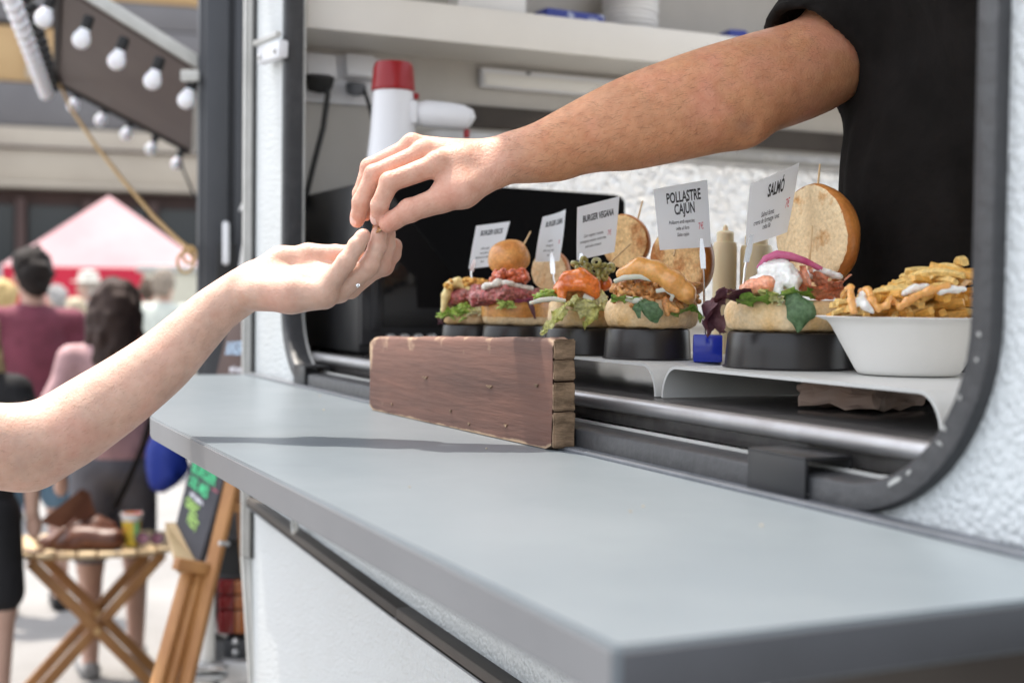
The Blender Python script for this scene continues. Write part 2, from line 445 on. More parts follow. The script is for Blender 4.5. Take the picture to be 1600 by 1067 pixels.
obj('inner_wall', sheet_with_hole([(TX0+.05, .4), (TX1-.05, .4), (TX1-.05, 2.7), (TX0+.05, 2.7)], hole, WY+.03), 'interior_white', tr, smooth=False)
# frame ring
def ring(sections, r0=0.16, n=14):
    """sections: list of (inset, y) swept round the window outline"""
    mb = MB(); bm = mb.bm; rings = []
    for ins, y in sections:
        rings.append([bm.verts.new((x, y, z)) for x, z in rrect(X0+ins, X1-ins, Z0+ins, Z1-ins, r0-ins, n)])
    m = len(rings[0])
    for k in range(len(rings)):
        a, b = rings[k], rings[(k+1) % len(rings)]
        for i in range(m): bm.faces.new((a[i], a[(i+1) % m], b[(i+1) % m], b[i]))
    return mb
fr = obj('window_frame', ring([(0, .712), (0, .702), (.002, .6995), (.021, .6995), (.0235, .702), (.0245, .712), (.0245, .736), (.012, .736), (.012, .712)]), 'black_paint', tr, angle=50)
obj('inner_seal', ring([(.0235, .7365), (.0275, .7365), (.0275, .7395), (.0235, .7395)]), 'trim_white', fr)
screw = MB(); screw.lathe([(.0036, 0), (.0036, .0008), (.0026, .0016), (.0008, .0017)], 10, Matrix.Rotation(R(90), 4, 'Y')); sm = screw.mesh('screw')
for z in (1.53, 1.60, 1.685, 1.80, 1.94, 2.09):
    o = obj('screw', sm, 'black_paint', fr); o.location = (X0+.0245, .721+random.uniform(-.003, .003), z)
# corner trim at the left end (three vertical mouldings) and lower kink
mb = MB()
for dx, w, yy in ((-.052, .016, .704), (-.030, .018, .699), (-.012, .010, .706)):
    mb.bar((TX0+dx+.03, yy, .98), (TX0+dx+.03, yy, 2.75), w, .016, up=(0, 1, 0), bevel=.003)
    mb.bar((TX0+dx+.03, yy, .978), (TX0+dx+.10, yy+.03, .30), w, .016, up=(0, 1, 0), bevel=.003)
obj('corner_trim', mb, 'trim_white', tr)
mb = MB(); mb.bar((TX0+.034, .7075, .98), (TX0+.034, .7075, 2.75), .008, .008, up=(0, 1, 0)); obj('corner_gasket', mb, 'cable_black', tr)
# end wall (left) with window opening
ew_out, ew_in = -2.85, -2.80
def yz_sheet(outer, hole, x):
    mb = MB(); bm = mb.bm; es = []
    for loop in (outer, hole):
        vs = [bm.verts.new((x, y, z)) for y, z in loop]
        es += [bm.edges.new((vs[i], vs[(i+1) % len(vs)])) for i in range(len(vs))]
    bmesh.ops.triangle_fill(bm, edges=es, use_beauty=True); return mb
wtl = P(640, 205, x=ew_in); WYL = wtl[1]; WZT = wtl[2]-.01
ewh = rrect(WYL, 2.45, 1.50, WZT, .07)
obj('end_wall', yz_sheet([(WY+.001, .35), (2.75, .35), (2.75, 2.75), (WY+.001, 2.75)], ewh, ew_out), 'white_stipple', tr, smooth=False)
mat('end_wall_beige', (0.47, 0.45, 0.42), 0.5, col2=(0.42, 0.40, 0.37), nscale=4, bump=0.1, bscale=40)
obj('inner_end_wall', yz_sheet([(WY+.031, .4), (2.72, .4), (2.72, 2.7), (WY+.031, 2.7)], ewh, ew_in), 'end_wall_beige', tr, smooth=False)
mb = MB(); lo = rrect(WYL-.015, 2.465, 1.485, WZT+.015, .085); bm = mb.bm
rings = []
for ins, x in ((0, ew_in+.002), (0, ew_in+.012), (.018, ew_in+.018), (.03, ew_in+.006), (.03, ew_out-.004)):
    rings.append([bm.verts.new((x, y, z)) for y, z in rrect(WYL-.015+ins, 2.465-ins, 1.485+ins, WZT+.015-ins, .085-ins)])
for a, b in zip(rings[:-1], rings[1:]):
    for i in range(len(a)): bm.faces.new((a[i], a[(i+1) % len(a)], b[(i+1) % len(a)], b[i]))
ewf = obj('end_window_frame', mb, 'alu', tr)
mb = MB(); bm = mb.bm; a = [bm.verts.new((ew_out-.002, y, z)) for y, z in rrect(WYL+.01, 2.44, 1.51, WZT-.01, .07)]; bm.faces.new(a)
bmesh.ops.triangulate(bm, faces=bm.faces[:]); obj('end_window_pane', mb, 'acrylic_film', ewf, smooth=False)
zt = WZT
mb = MB(); mb.box((ew_in+.006, (WYL+2.6)/2+.05, zt+.052), (.012, 2.6-WYL-.02, .05), bevel=.002); obj('blind_rail', mb, 'dark_brown', tr)
# roof, floor, back wall with an unseen opening added to let in light, right end
mb = MB(); bm = mb.bm; es_ = []
for loop in ([(TX0, .71), (TX1, .71), (TX1, 2.75), (TX0, 2.75)], rrect(-2.55, .75, 1.46, 2.40, .08)):
    vs = [bm.verts.new((x, y, 2.745)) for x, y in loop]; es_ += [bm.edges.new((vs[i], vs[(i+1) % len(vs)])) for i in range(len(vs))]
bmesh.ops.triangle_fill(bm, edges=es_, use_beauty=True); obj('roof', mb, 'interior_white', tr, smooth=False)      # with an unseen opening added to brighten the interior
mb = MB(); mb.box(((TX0+TX1)/2, 1.73, .44), (TX1-TX0, 2.0, .04)); obj('floor', mb, 'laminate_white', tr)
bh = rrect(-2.3, .9, 1.15, 2.45, .1)
obj('back_wall', sheet_with_hole([(TX0+.02, .35), (TX1-.02, .35), (TX1-.02, 2.73), (TX0+.02, 2.73)], bh, 2.735), 'interior_white', tr, smooth=False)
mb = MB(); mb.box((TX1-.02, 1.73, 1.55), (.03, 1.99, 2.3)); obj('far_end_wall', mb, 'interior_white', tr)
mb = MB(); mb.box((-1.3, .650, 2.47), (3.1, .125, .012), bevel=.003); mb.box((-1.3, .590, 2.478), (3.1, .008, .03)); obj('added_shade_ledge', mb, 'trim_white', tr)  # unseen ledge, added so its shadow ends the sunlit part of the arm
# dark hinge rail below the counter, following the body line
mb = MB(); mb.bar((-2.80, .700, 1.108), (-1.87, .700, 1.073), .020, .026, up=(0, 1, 0), bevel=.002); mb.bar((-1.87, .700, 1.073), (1.0, .700, 1.0), .020, .026, up=(0, 1, 0), bevel=.002)
rl = obj('hinge_rail', mb, 'dark_brown', tr)
mb = MB(); mb.bar((-2.80, .692, 1.100), (-1.87, .692, 1.065), .006, .010, up=(0, 1, 0)); mb.bar((-1.87, .692, 1.065), (1.0, .692, .99), .006, .010, up=(0, 1, 0)); obj('drip_edge', mb, 'mid_grey', rl)
p = P(461, 815, y=.685)
mb = MB(); mb.tube([(p[0]-.012, .688, p[2]+.03), (p[0]-.012, .684, p[2]-.012), (p[0], .682, p[2]-.02), (p[0]+.014, .684, p[2]-.012), (p[0]+.014, .688, p[2]+.03)], .004, 8); obj('rail_clip', mb, 'trim_white', rl)
mb = MB(); mb.box((.05, .704, 1.15), (2.0, .012, .36), bevel=.003); obj('dark_panel', mb, 'dark_brown', tr)  # dark brown panel on the wall below the counter's right end
# interior worktop and nosing
mb = MB(); mb.box((-1.72, .985, 1.422), (2.14, .46, .03), bevel=.002)
wt = obj('worktop', mb, 'worktop_dark', tr)
mb = MB(); mb.tube([(-2.54, .7505, 1.431), (-.74, .7505, 1.431)], .0095, 14); mat('alu_dull', (0.42, 0.42, 0.43), 0.42, metal=0.8, col2=(0.33, 0.32, 0.32), nscale=12, rvar=0.1); obj('nosing', mb, 'alu_dull', wt)
mb = MB(); mb.box((-1.72, .985, 1.0), (2.1, .42, .80)); obj('cabinet', mb, 'interior_white', tr)

# ------------------------------------------------------------------ counter
CZ = 1.38
ct = thing('serving_counter', (-1.6, .70, CZ-.03), 'pale grey fold-down serving counter running below the trailer window', 'counter')
poly = [(-2.815, .7), (-2.83, .56), (-1.905, .331), (-1.86, .3255), (-.566, .322), (-.5632, .3232), (-.562, .326), (-.562, .7)]
mb = MB(); mb.prism([(x, y, CZ-.030) for x, y in poly], (0, 0, .030))
bmesh.ops.bevel(mb.bm, geom=[e for e in mb.bm.edges if all(abs(v.co.z-CZ) < 1e-5 for v in e.verts)], offset=.0016, segments=2, affect='EDGES')
obj('top', mb, 'counter_grey', ct, angle=30)
mb = MB(); mb.prism([(x, y-.0012, CZ-.0285) for x, y in poly[2:5]]+[(x, y+.0005, CZ-.0285) for x, y in poly[4:1:-1]], (0, 0, .0255)); obj('front_edging', mb, 'counter_edge', ct, angle=30)
mb = MB(); mb.box((-.5611, .5115, CZ-.0158), (.0022, .374, .0262), bevel=.0008); obj('end_shade_strip', mb, 'counter_end_shade', ct)  # darker strip puts the right end's shade into its colour
mb = MB(); mb.box((-1.69, .6945, CZ+.0015), (2.245, .021, .005), bevel=.0012); obj('back_strip', mb, 'mid_grey', ct)  # darker grey strip along the counter's back edge
for px, yy in ((1205, .52),):
    p = P(px, 1060, y=yy) if px > 1000 else np.array([-1.75, yy, 1.3])
    mb = MB(); mb.box((p[0], .535, CZ-.0455), (.03, .13, .029), bevel=.002); obj('support_bracket', mb, 'plastic_cream', ct)

# black clips hooked over the frame's lower bar
for xa, xb, lab in ((P(1168, 740, y=.695)[0], P(1258, 740, y=.695)[0], 'black bent-metal clip over the window frame, right of the wooden board'),
               (P(459, 590, y=.695)[0], P(476, 590, y=.695)[0], 'small black clip over the window frame, near the left corner')):
    mb = MB(); xm = (xa+xb)/2; w = xb-xa
    mb.box((xm, .6965, 1.4005), (w, .004, .036), bevel=.001); mb.box((xm, .7195, 1.4178), (w, .050, .0034), bevel=.001)
    mb.box((xm, .7435, 1.4115), (w, .003, .012))
    obj('frame_clip', mb, 'black_satin', label=lab, cat='clip', group='clips on the window frame')

# awning latch high on the left wall strip
la = P(409, 85, y=.69); lb = P(443, 62, y=.69)
mb = MB(); mb.bar((la[0], .690, la[2]-.005), (lb[0], .690, lb[2]-.018), .034, .020, up=(0, 1, 0), bevel=.004)
lt = obj('awning_latch', mb, 'plastic_white', label='white slanted latch bar screwed to the wall above left of the hands', cat='latch')
mb = MB(); mb.bar((la[0]-.01, .680, la[2]+.022), (lb[0], .680, lb[2]+.010), .012, .012, up=(0, 1, 0), bevel=.003); obj('latch_arm', mb, 'trim_white', lt)
for q in ((lb[0]-.02, .678, lb[2]-.02), (la[0]+.03, .678, la[2]-.012)):
    mb = MB(); mb.ball(q, .006, 1); obj('latch_pin', mb, 'alu', lt)

# ------------------------------------------------------------------ wooden board on the counter
A0, A1 = np.array([-1.894, .651]), np.array([-1.322, .669])
L = np.linalg.norm(A1-A0); ux = (A1-A0)/L; uy = np.array([-ux[1], ux[0]])
mb = MB(); bm = mb.bm
bd = thing('wooden_board', (*A0, CZ), 'weathered red-brown painted wooden board standing on the counter, raw split end', 'board')
nseg = 40
def board_pt(s, t, q):   # s along, t thickness 0..1, q height 0..1
    h = .109+.017*s; xy = A0+ux*(L*s)+uy*(.028*t)
    return (xy[0], xy[1], CZ+.001+h*q)
prof = [(0, 0.0), (0, .04), (0, .5), (0, .95), (.08, .988), (.25, 1), (.8, 1), (.95, .985), (1, .95), (1, .5), (1, .03), (.95, 0)]
rows = []
for i in range(nseg+1):
    s = i/nseg; row = []
    for t, q in prof:
        p = Vector(board_pt(s, t, q)); n = mnoise.noise(p*38)*.0011+mnoise.noise(p*110)*.0006
        e = min(s, 1-s)*nseg
        if q > .9: p.z += n*1.6
        if e < 1:
            c = (q-.5); p.z -= (1-e)*c*.010; p.x += (1 if s < .5 else -1)*.002*abs(mnoise.noise(p*60))
        p.y += n*.8; row.append(bm.verts.new(p))
    rows.append(row)
m = len(prof)
for i in range(nseg):
    for j in range(m): bm.faces.new((rows[i][j], rows[i+1][j], rows[i+1][(j+1) % m], rows[i][(j+1) % m]))
bm.faces.new(rows[0])
obj('painted_body', mb, 'board_paint', bd, angle=60)
# end grain: split into blocks by two saw cracks
cuts = [0.012, .335, .345, .60, .615, .80, .808, .985]
for a, b in zip(cuts[::2], cuts[1::2]):
    mb = MB(); q = [Vector(board_pt(1.0, .02, a)), Vector(board_pt(1.0, .98, a)), Vector(board_pt(1.0, .98, b)), Vector(board_pt(1.0, .02, b))]
    off = Vector((ux[0], ux[1], 0))*.0045
    mb.prism([p-off*.3 for p in q], off*1.25)
    bmesh.ops.bevel(mb.bm, geom=mb.bm.edges[:], offset=.0016, segments=2, affect='EDGES'); bmesh.ops.subdivide_edges(mb.bm, edges=mb.bm.edges[:], cuts=2, use_grid_fill=True)
    for v in mb.bm.verts: v.co += mnoise.noise_vector(v.co*90)*.0013
    obj('end_block', mb, 'board_wood', bd)
for s, q, w in ((.37, .52, .009), (.72, .50, .010), (.935, .56, .005), (.16, .13, .0025), (.52, .18, .003), (.62, .08, .004), (.80, .14, .005)):
    c = Vector(board_pt(s, 0, q)); mb = MB()
    mb.prism([c+Vector((-w, -.0014, .0012)), c+Vector((w, -.0014, .0016)), c+Vector((w*.3, -.0014, -.0022)), c+Vector((-w*.4, -.0014, -.0010))], (0, .0012, 0)); obj('paint_chip', mb, 'board_wood', bd)

# ------------------------------------------------------------------ display risers
def riser(xa, xb, lab):
    top = 1.476; foot = 1.4385; pts = []
    def leg(x, s):
        out = []
        for i in range(9):
            a = i/8; ang = R(90*a)
            out.append((x+s*(.004+.030*(1-math.cos(ang))*1.0), foot+(top-foot)*math.sin(ang)))
        return out
    up = leg(xa, 1)+[(xa+.06+(xb-xa-.12)*i/8, top) for i in range(9)]+leg(xb, -1)[::-1]
    mb = MB(); bm = mb.bm; t = .0035; L4 = []
    for i, (x, z) in enumerate(up):
        a = up[max(i-1, 0)]; b = up[min(i+1, len(up)-1)]; dx, dz = b[0]-a[0], b[1]-a[1]; l = math.hypot(dx, dz); nx, nz = -dz/l*t, dx/l*t
        L4.append([bm.verts.new(v) for v in ((x, .80, z), (x, 1.05, z), (x-nx, 1.05, z-nz), (x-nx, .80, z-nz))])
    for p, q in zip(L4[:-1], L4[1:]):
        for j in range(4): bm.faces.new((p[j], q[j], q[(j+1) % 4], p[(j+1) % 4]))
    bm.faces.new(L4[0]); bm.faces.new(L4[-1])
    obj('display_riser', mb, 'riser_grey', angle=25, label=lab, cat='display stand', group='bent metal risers')
riser(-2.25, -1.312, 'long pale grey bent-metal riser behind the wooden board')
riser(-1.308, -.850, 'pale grey bent-metal riser under the fries bowl')
RZ = 1.4765

# ------------------------------------------------------------------ interior things
zs = P(479, 73, x=ew_in)[2]; fx = P(700, 67.5, z=zs)[0]; ft = P(800, 20.5, x=fx)[2]
sh = thing('wall_shelf', (ew_in, 1.6, zs), 'white laminate shelf with deep front edge high on the inner end wall', 'shelf')
mb = MB(); mb.box(((ew_in+fx)/2, 1.74, zs+.008), (fx-ew_in, 1.97, .016)); obj('shelf_board', mb, 'laminate_white', sh)
mb = MB(); mb.box((fx+.008, 1.74, (zs+ft)/2-.0005), (.016, 1.97, ft-zs), bevel=.002); obj('front_edge', mb, 'laminate_white', sh)
def on_shelf(px, back): return P(px, 40, x=fx-back)
p = P(890, 24, x=fx-.05); mb = MB(); mb.box((p[0], p[1], zs+.016+.0435), (.06, .155, .087), Matrix.Rotation(R(4), 3, 'Z'), bevel=.006)
pk = obj('blue_packet', mb, 'pack_blue', label='blue and white packet lying on the shelf beside the stack', cat='packet', group='blue packets on the shelf')
p = P(1145, 40, x=fx-.05); mb = MB(); mb.box((p[0], p[1], zs+.016+.044), (.06, .05, .088), Matrix.Rotation(R(-8), 3, 'Z'), bevel=.006)
obj('blue_packet', mb, 'pack_blue', label='blue packet on the shelf just above the outstretched forearm', cat='packet', group='blue packets on the shelf')
p = P(985, 20, x=fx-.10); st = thing('container_stack', (p[0], p[1], zs+.016), 'stack of white takeaway lids on the shelf', 'lid stack')
cl = MB(); cl.lathe([(.062, 0), (.066, .003), (.066, .008), (.060, .011)], 28); cm = cl.mesh('lid')
for i in range(17):
    o = obj('lid', cm, 'paper_white', st, local=True); o.location = (random.uniform(-.002, .002), random.uniform(-.002, .002), i*.0112)
p = P(760, 12, x=fx-.05); mb = MB(); mb.box((p[0], p[1], zs+.016+.052), (.07, .16, .10), Matrix.Rotation(R(-2), 3, 'Z'), bevel=.003)
obj('paper_pack', mb, 'paper_white', label='white paper pack on the shelf, left of the blue packet', cat='paper pack')

# strip light under the shelf
a, b = P(752, 121, x=ew_in+.02), P(1010, 141, x=ew_in+.02)
slt = thing('strip_light', ((a+b)/2), 'white rectangular strip light fixed to the wall under the shelf', 'light')
hz = (P(752, 106, x=ew_in+.02)[2]-P(752, 136, x=ew_in+.02)[2])
mb = MB(); mb.box((ew_in+.014, (a[1]+b[1])/2, a[2]), (.024, b[1]-a[1], hz), bevel=.004); obj('housing', mb, 'plastic_white', slt)
mb = MB(); mb.box((ew_in+.028, (a[1]+b[1])/2, a[2]-.004), (.006, b[1]-a[1]-.01, hz*.62), bevel=.002); obj('diffuser', mb, 'plastic_cream', slt)
mb = MB(); q = P(826, 115, x=ew_in+.03); mb.box((ew_in+.029, q[1], q[2]), (.006, .009, .004)); obj('catch', mb, 'cable_black', slt)

# sockets
a, b = P(478, 83, x=ew_in), P(591, 166, x=ew_in)
sk = thing('power_socket', (ew_in, (a[1]+b[1])/2, b[2]), 'white double power socket panel on the wall, two plugs in it', 'socket')
a2 = P(591, 90, x=ew_in)
mb = MB(); mb.box((ew_in+.006, (.80+b[1])/2, (a2[2]+b[2])/2-.004), (.012, b[1]-.80, a2[2]-b[2]), bevel=.003); obj('panel', mb, 'plastic_white', sk)
for px, w in ((500, 46), (562, 46)):
    c = P(px, 103, x=ew_in+.03); s = 2.9/2074
    mb = MB(); mb.box((ew_in+.028, c[1], c[2]-.004), (.032, w*s*1.05, .052), Matrix.Rotation(R(-14), 3, 'Y'), bevel=.006); obj('socket_cover', mb, 'plastic_white', sk)
for px, py, path, lab in ((499, 128, [(510, 130), (512, 150), (505, 200), (492, 250), (480, 300), (474, 330)], 'black plug with a thick hanging cable, left of the two'),
                     (556, 138, [(568, 138), (577, 165), (583, 190), (588, 225), (590, 262)], 'grey plug with a thin cable behind the megaphone')):
    c = P(px, py, x=ew_in+.045); pl = thing('power_plug', c, lab, 'plug', 'plugs in the wall socket')
    mb = MB(); mb.lathe([(.006, -.024), (.024, -.020), (.030, -.004), (.031, .012), (.020, .016)], 20, Matrix.Translation(Vector(c)) @ Matrix.Rotation(R(14), 4, 'Y') @ Matrix.Scale(1 if px < 520 else .72, 4)); obj('plug_body', mb, 'cable_black' if px < 520 else 'mid_grey', pl)
    mb = MB(); mb.tube([P(x, y, x=ew_in+.06) for x, y in path], .0062 if px < 520 else .0045, 8); obj('cable', mb, 'cable_black', pl)

# microwave
MX, MY0, MZ = -2.40, .80, 1.765
mw = thing('microwave_oven', (-2.58, 1.06, 1.437), 'black microwave oven with dark glass door just inside the window', 'microwave')
mb = MB(); mb.box((-2.58, 1.06, (1.442+MZ)/2), (.36, .52, MZ-1.442), bevel=.008); obj('body', mb, 'black_satin', mw)
mb = MB(); mb.box((-2.395, 1.06, (1.452+MZ-.006)/2+.002), (.014, .515, MZ-1.452-.012), bevel=.004); dr = obj('door', mb, 'black_gloss', mw)
mb = MB(); mb.box((-2.386, 1.045, 1.60), (.004, .40, .215), bevel=.001); obj('door_glass', mb, 'black_glass', dr)
mb = MB(); mb.box((-2.384, .83, 1.61), (.010, .018, .25), bevel=.004); obj('door_frame', mb, 'black_gloss', dr)
for i in range(4):
    mb = MB(); mb.lathe([(.012, 0), (.011, .010), (.009, .012)], 16, Matrix.Translation((-2.387, .86+.028*i, 1.468)) @ Matrix.Rotation(R(90), 4, 'Y')); obj('knob', mb, 'alu', mw)
for x, y in ((-2.72, .84), (-2.44, .84), (-2.72, 1.28), (-2.44, 1.28)):
    mb = MB(); mb.lathe([(.016, 1.4371), (.018, 1.443)], 14, Matrix.Translation((x, y, 0))); obj('foot', mb, 'cable_black', mw)

# black leaning panel
pts = [P(778, 293, x=-2.22), P(955, 305, x=-2.22), P(966, 308, x=-2.22), P(972, 316, x=-2.22), P(972, 420, x=-2.22), P(972, 520, x=-2.22), P(720, 520, x=-2.22), P(718, 440, x=-2.22), P(640, 345, x=-2.22), P(598, 288, x=-2.22), P(640, 274, x=-2.22)]
pts = [(p[0], p[1], max(p[2], 1.4375)) for p in pts]
mb = MB(); mb.prism(pts, (.012, 0, 0)); bmesh.ops.bevel(mb.bm, geom=mb.bm.edges[:], offset=.0015, segments=2, affect='EDGES')
pn = obj('black_panel', mb, 'black_matte', label='matte black upright panel behind the burgers and their cards', cat='panel')
pass

# megaphone
c = P(613, 287, d=2.56); c[2] = MZ; k = 2.56/2074
mg = thing('megaphone', c, 'white megaphone with a red end cap standing on the microwave', 'megaphone')
T = Matrix.Translation(Vector(c))
H = lambda py: (287-py)*k
mb = MB(); mb.lathe([(.062, 0), (.064, .004), (.058, .012), (.0525, H(262)), (.0475, H(235)), (.043, H(200)), (.0405, H(165)), (.0385, H(141)), (.030, H(140))], 40, T); obj('horn', mb, 'plastic_white', mg)
mb = MB(); mb.lathe([(.0405, H(142)), (.0425, H(139)), (.0410, H(130)), (.0385, H(105)), (.035, H(98)), (.020, H(96)), (.004, H(95.5))], 40, T); obj('end_cap', mb, 'plastic_red', mg)
ux_ = Vector(P(713, 287, d=2.56)-P(613, 287, d=2.56)).normalized()
def mp(px, py, off=0): return Vector(P(px, py, d=2.56-off))
mb = MB(); mb.bar(mp(638, 178), mp(654, 178), .055, .045, up=(0, 0, 1), bevel=.005); obj('grip_mount', mb, 'plastic_white', mg)
mb = MB(); mb.tube([mp(652, 178), mp(665, 178), mp(700, 181), mp(722, 184), mp(734, 187), mp(739, 190)], [.021, .026, .0255, .024, .020, .010], 20); obj('grip', mb, 'plastic_white', mg)
mb = MB(); mb.box(mp(649, 151), (.012, .012, .012), bevel=.002); obj('trigger', mb, 'plastic_red', mg)
mb = MB(); mb.tube([mp(727, 194), mp(729, 200), mp(730, 206)], .002, 8); mb.bar(mp(729.5, 203), mp(729, 216), .011, .008, bevel=.002); obj('strap_end', mb, 'plastic_red', mg)

# kraft shape standing in for a worktop reflection under the right riser
c = P(1310, 640, y=.90); c[2] = 1.438
mb = MB(); mb.box((c[0], .93, 1.4545), (.095, .11, .026), Matrix.Rotation(R(20), 3, 'Z'), bevel=.006, seg=2)
bmesh.ops.subdivide_edges(mb.bm, edges=mb.bm.edges[:], cuts=4, use_grid_fill=True); bmesh.ops.triangulate(mb.bm, faces=mb.bm.faces[:])
for v in mb.bm.verts: v.co += mnoise.noise_vector(v.co*45)*.006+mnoise.noise_vector(v.co*120)*.004; v.co.z = min(max(v.co.z, 1.4378), 1.4705)
mat('crumple_brown', (0.42, 0.32, 0.27), 0.8, col2=(0.36, 0.23, 0.17), nscale=9, bump=0.4, bscale=35)
obj('reflection_shape', mb, 'crumple_brown', smooth=False, label='crumpled brown shape under the right riser, standing in for a reflection', cat='reflection shape')

# chips of pale paint on the frame's lower right corner
rr = random.Random(5)
for px, py, w, hh, a in ((1398, 752, 30, 9, -38), (1420, 738, 12, 7, -42), (1474, 668, 9, 16, -60), (1468, 692, 5, 12, -55), (1500, 622, 5, 9, 0), (1530, 522, 7, 8, 0), (1526, 562, 6, 6, 0), (1262, 772, 4, 4, 0)):
    c = Vector(P(px, py, y=.6994)); k_ = 1.0/F_PX; mb = MB(); pts = []
    for i in range(9):
        t = 2*math.pi*i/9; q = rr.uniform(.6, 1.1); u, v = math.cos(t)*w*.5*q, math.sin(t)*hh*.5*q; ca, sa_ = math.cos(R(-a)), math.sin(R(-a)); pts.append(c+Vector(((u*ca-v*sa_)*k_*1.3, 0, (u*sa_+v*ca)*k_)))
    mb.prism(pts, (0, -.0004, 0)); obj('paint_chip', mb, 'trim_white', fr)
# crumbs and specks on the counter
mat('crumb', (.45, .38, .28), .8)
for i, (px, py) in enumerate(((500, 618), (506, 640), (1005, 790), (985, 798), (760, 700), (1190, 820), (640, 760))):
    c = P(px, py, z=CZ+.001); mb = MB(); mb.ball((c[0], c[1], CZ+.0008), .0009+.0006*rr.random(), 1, (1.3, 1, .8)); obj('crumb', mb, 'crumb', label='tiny pale bread crumb lying on the grey counter', cat='crumb', group='crumbs on the counter')
# ------------------------------------------------------------------ people: hands first
mat('skin_tan', (0.5, 0.3, 0.2), 0.48, vcol=True, col2=(0.90, 0.80, 0.76), nscale=70, bump=0.6, bscale=330, bdist=0.0016, sss=0.2, spec=0.4, nlo=0.4, nhi=0.7)
mat('skin_pale', (0.6, 0.4, 0.3), 0.46, vcol=True, col2=(0.93, 0.86, 0.83), nscale=60, bump=0.5, bscale=330, bdist=0.0014, sss=0.22, spec=0.4, nlo=0.4, nhi=0.7)
mat('skin_far', (0.55, 0.36, 0.28), 0.55, col2=(0.5, 0.31, 0.24), nscale=10)
mat('shirt_black', (0.0075, 0.0064, 0.0058), 0.95, col2=(0.012, 0.0102, 0.0095), nscale=14, bump=0.4, bscale=22, bdist=0.01, spec=0.15)
mat('silver', (0.8, 0.8, 0.8), 0.15, metal=1.0)

def put_group(base, fields, k):
    """union of finger fields (local boxes on the same lattice) with the palm, each blended with the palm only"""
    orig = base.v.copy()
    for f in fields:
        o = np.round((f.lo-base.lo)/base.h).astype(int)
        sl = tuple(slice(o[i], o[i]+f.n[i]) for i in range(3))
        a, d = orig[sl], f.v; h = np.maximum(k-np.abs(a-d), 0)/k
        base.v[sl] = np.minimum(base.v[sl], np.minimum(a, d)-h*h*k*0.25)
def local_field(base, pts, m):
    pts = np.array(pts); i0 = np.maximum(np.floor((pts.min(0)-m-base.lo)/base.h).astype(int), 0)
    i1 = np.minimum(np.ceil((pts.max(0)+m-base.lo)/base.h).astype(int), base.n-1)
    f = Field(base.lo+i0*base.h, base.lo+i0*base.h, base.h); f.n = i1-i0+1; f.v = np.full(f.n, 0.5, np.float32); return f
def PP(l): return [P(a, b, d=c) for a, b, c in l]
def limb_field(points, rad, margin, h):
    a = np.array(points); m = margin
    return Field(a.min(0)-m, a.max(0)+m, h)
def finger(base, px, rs, joint=1.05):
    rs = [r*1.13 for r in rs]; p = PP(px); f = local_field(base, p, .024)
    f.chain(p, rs, .0025)
    for i in range(1, len(p)-1): f.ell(p[i], [rs[i]*joint]*3, .003)
    f.ell(p[-1]*.75+p[-2]*.25, [rs[-1]*1.06]*3, .003)
    return f, p
def skin_color(base_rgb, pink_pts, pink_rgb, nails, nail_rgb, marks=()):
    base_rgb, pink_rgb, nail_rgb = map(np.array, (base_rgb, pink_rgb, nail_rgb))
    def fn(V):
        col = np.tile(base_rgb, (len(V), 1))*(1+.10*vnoise(V*38)[:, None]+.07*vnoise(V*150)[:, None]); t = np.clip(vnoise(V*22)*.5+.12+vnoise(V*70)*.25, 0, .5)[:, None]; col = col*(1-t)+pink_rgb*t
        for c, r, w, rgb in [m_ for m_ in marks if m_[1] > .1]:
            t = np.clip((1-np.linalg.norm(V-np.array(c), axis=1)/r)*2.2, 0, 1)[:, None]*w*.8; col = col*(1-t)+np.array(rgb)*t*(1+.08*vnoise(V*60)[:, None])
        for c, r, w in pink_pts:
            t = np.clip(1-np.linalg.norm(V-np.array(c), axis=1)/r, 0, 1)[:, None]*w; t = t*t*(3-2*t); col = col*(1-t)+pink_rgb*t
        for c, r in nails:
            t = (np.linalg.norm(V-np.array(c), axis=1) < r)[:, None]; col = np.where(t, nail_rgb, col)
        for c, r, w, rgb in [m_ for m_ in marks if m_[1] <= .1]:
            t = np.clip(1-np.linalg.norm(V-np.array(c), axis=1)/r, 0, 1)[:, None]*w; col = col*(1-t)+np.array(rgb)*t
        return np.clip(col, 0.01, 1)
    return fn
def join_np(meshes, name):
    """several numpy-built meshes as one"""
    bm = bmesh.new()
    for m in meshes: bm.from_mesh(m)
    me = bpy.data.meshes.new(name); bm.to_mesh(me); bm.free(); me.shade_smooth()
    return me
def head_field(c, f, h=.006, nose=True):
    """head of a standing person: c = centre, f = unit facing vector (xy)"""
    c = np.array(c, float); f = np.array([f[0], f[1], 0.]); s = np.array([f[1], -f[0], 0.]); z = np.array([0, 0, 1.])
    F = Field(c-np.array([.17, .17, .32]), c+np.array([.17, .17, .18]), h)
    rot = np.stack([s, f, z], 1)
    F.ell(c+z*.03, (.076, .095, .100), .01, rot); F.ell(c+f*.018-z*.045, (.060, .070, .075), .03, rot)
    F.ell(c+f*.05-z*.085, (.035, .032, .028), .02, rot)
    F.cap(c-z*.06-f*.02, c-z*.26-f*.03, .056, .060, .03)
    if nose:
        F.cap(c+f*.092+z*.012, c+f*.112-z*.028, .010, .016, .012)
        F.ell(c+f*.085-z*.066, (.026, .012, .010), .01, rot)
        for k in (-1, 1):
            F.ell(c+k*s*.080-f*.005-z*.008, (.012, .026, .034), .006, rot); F.ell(c+k*s*.034+f*.088+z*.008, (.016, .010, .011), .006, rot)
            F.ell(c+k*s*.034+f*.089+z*.030, (.022, .010, .006), .008, rot)
    return F


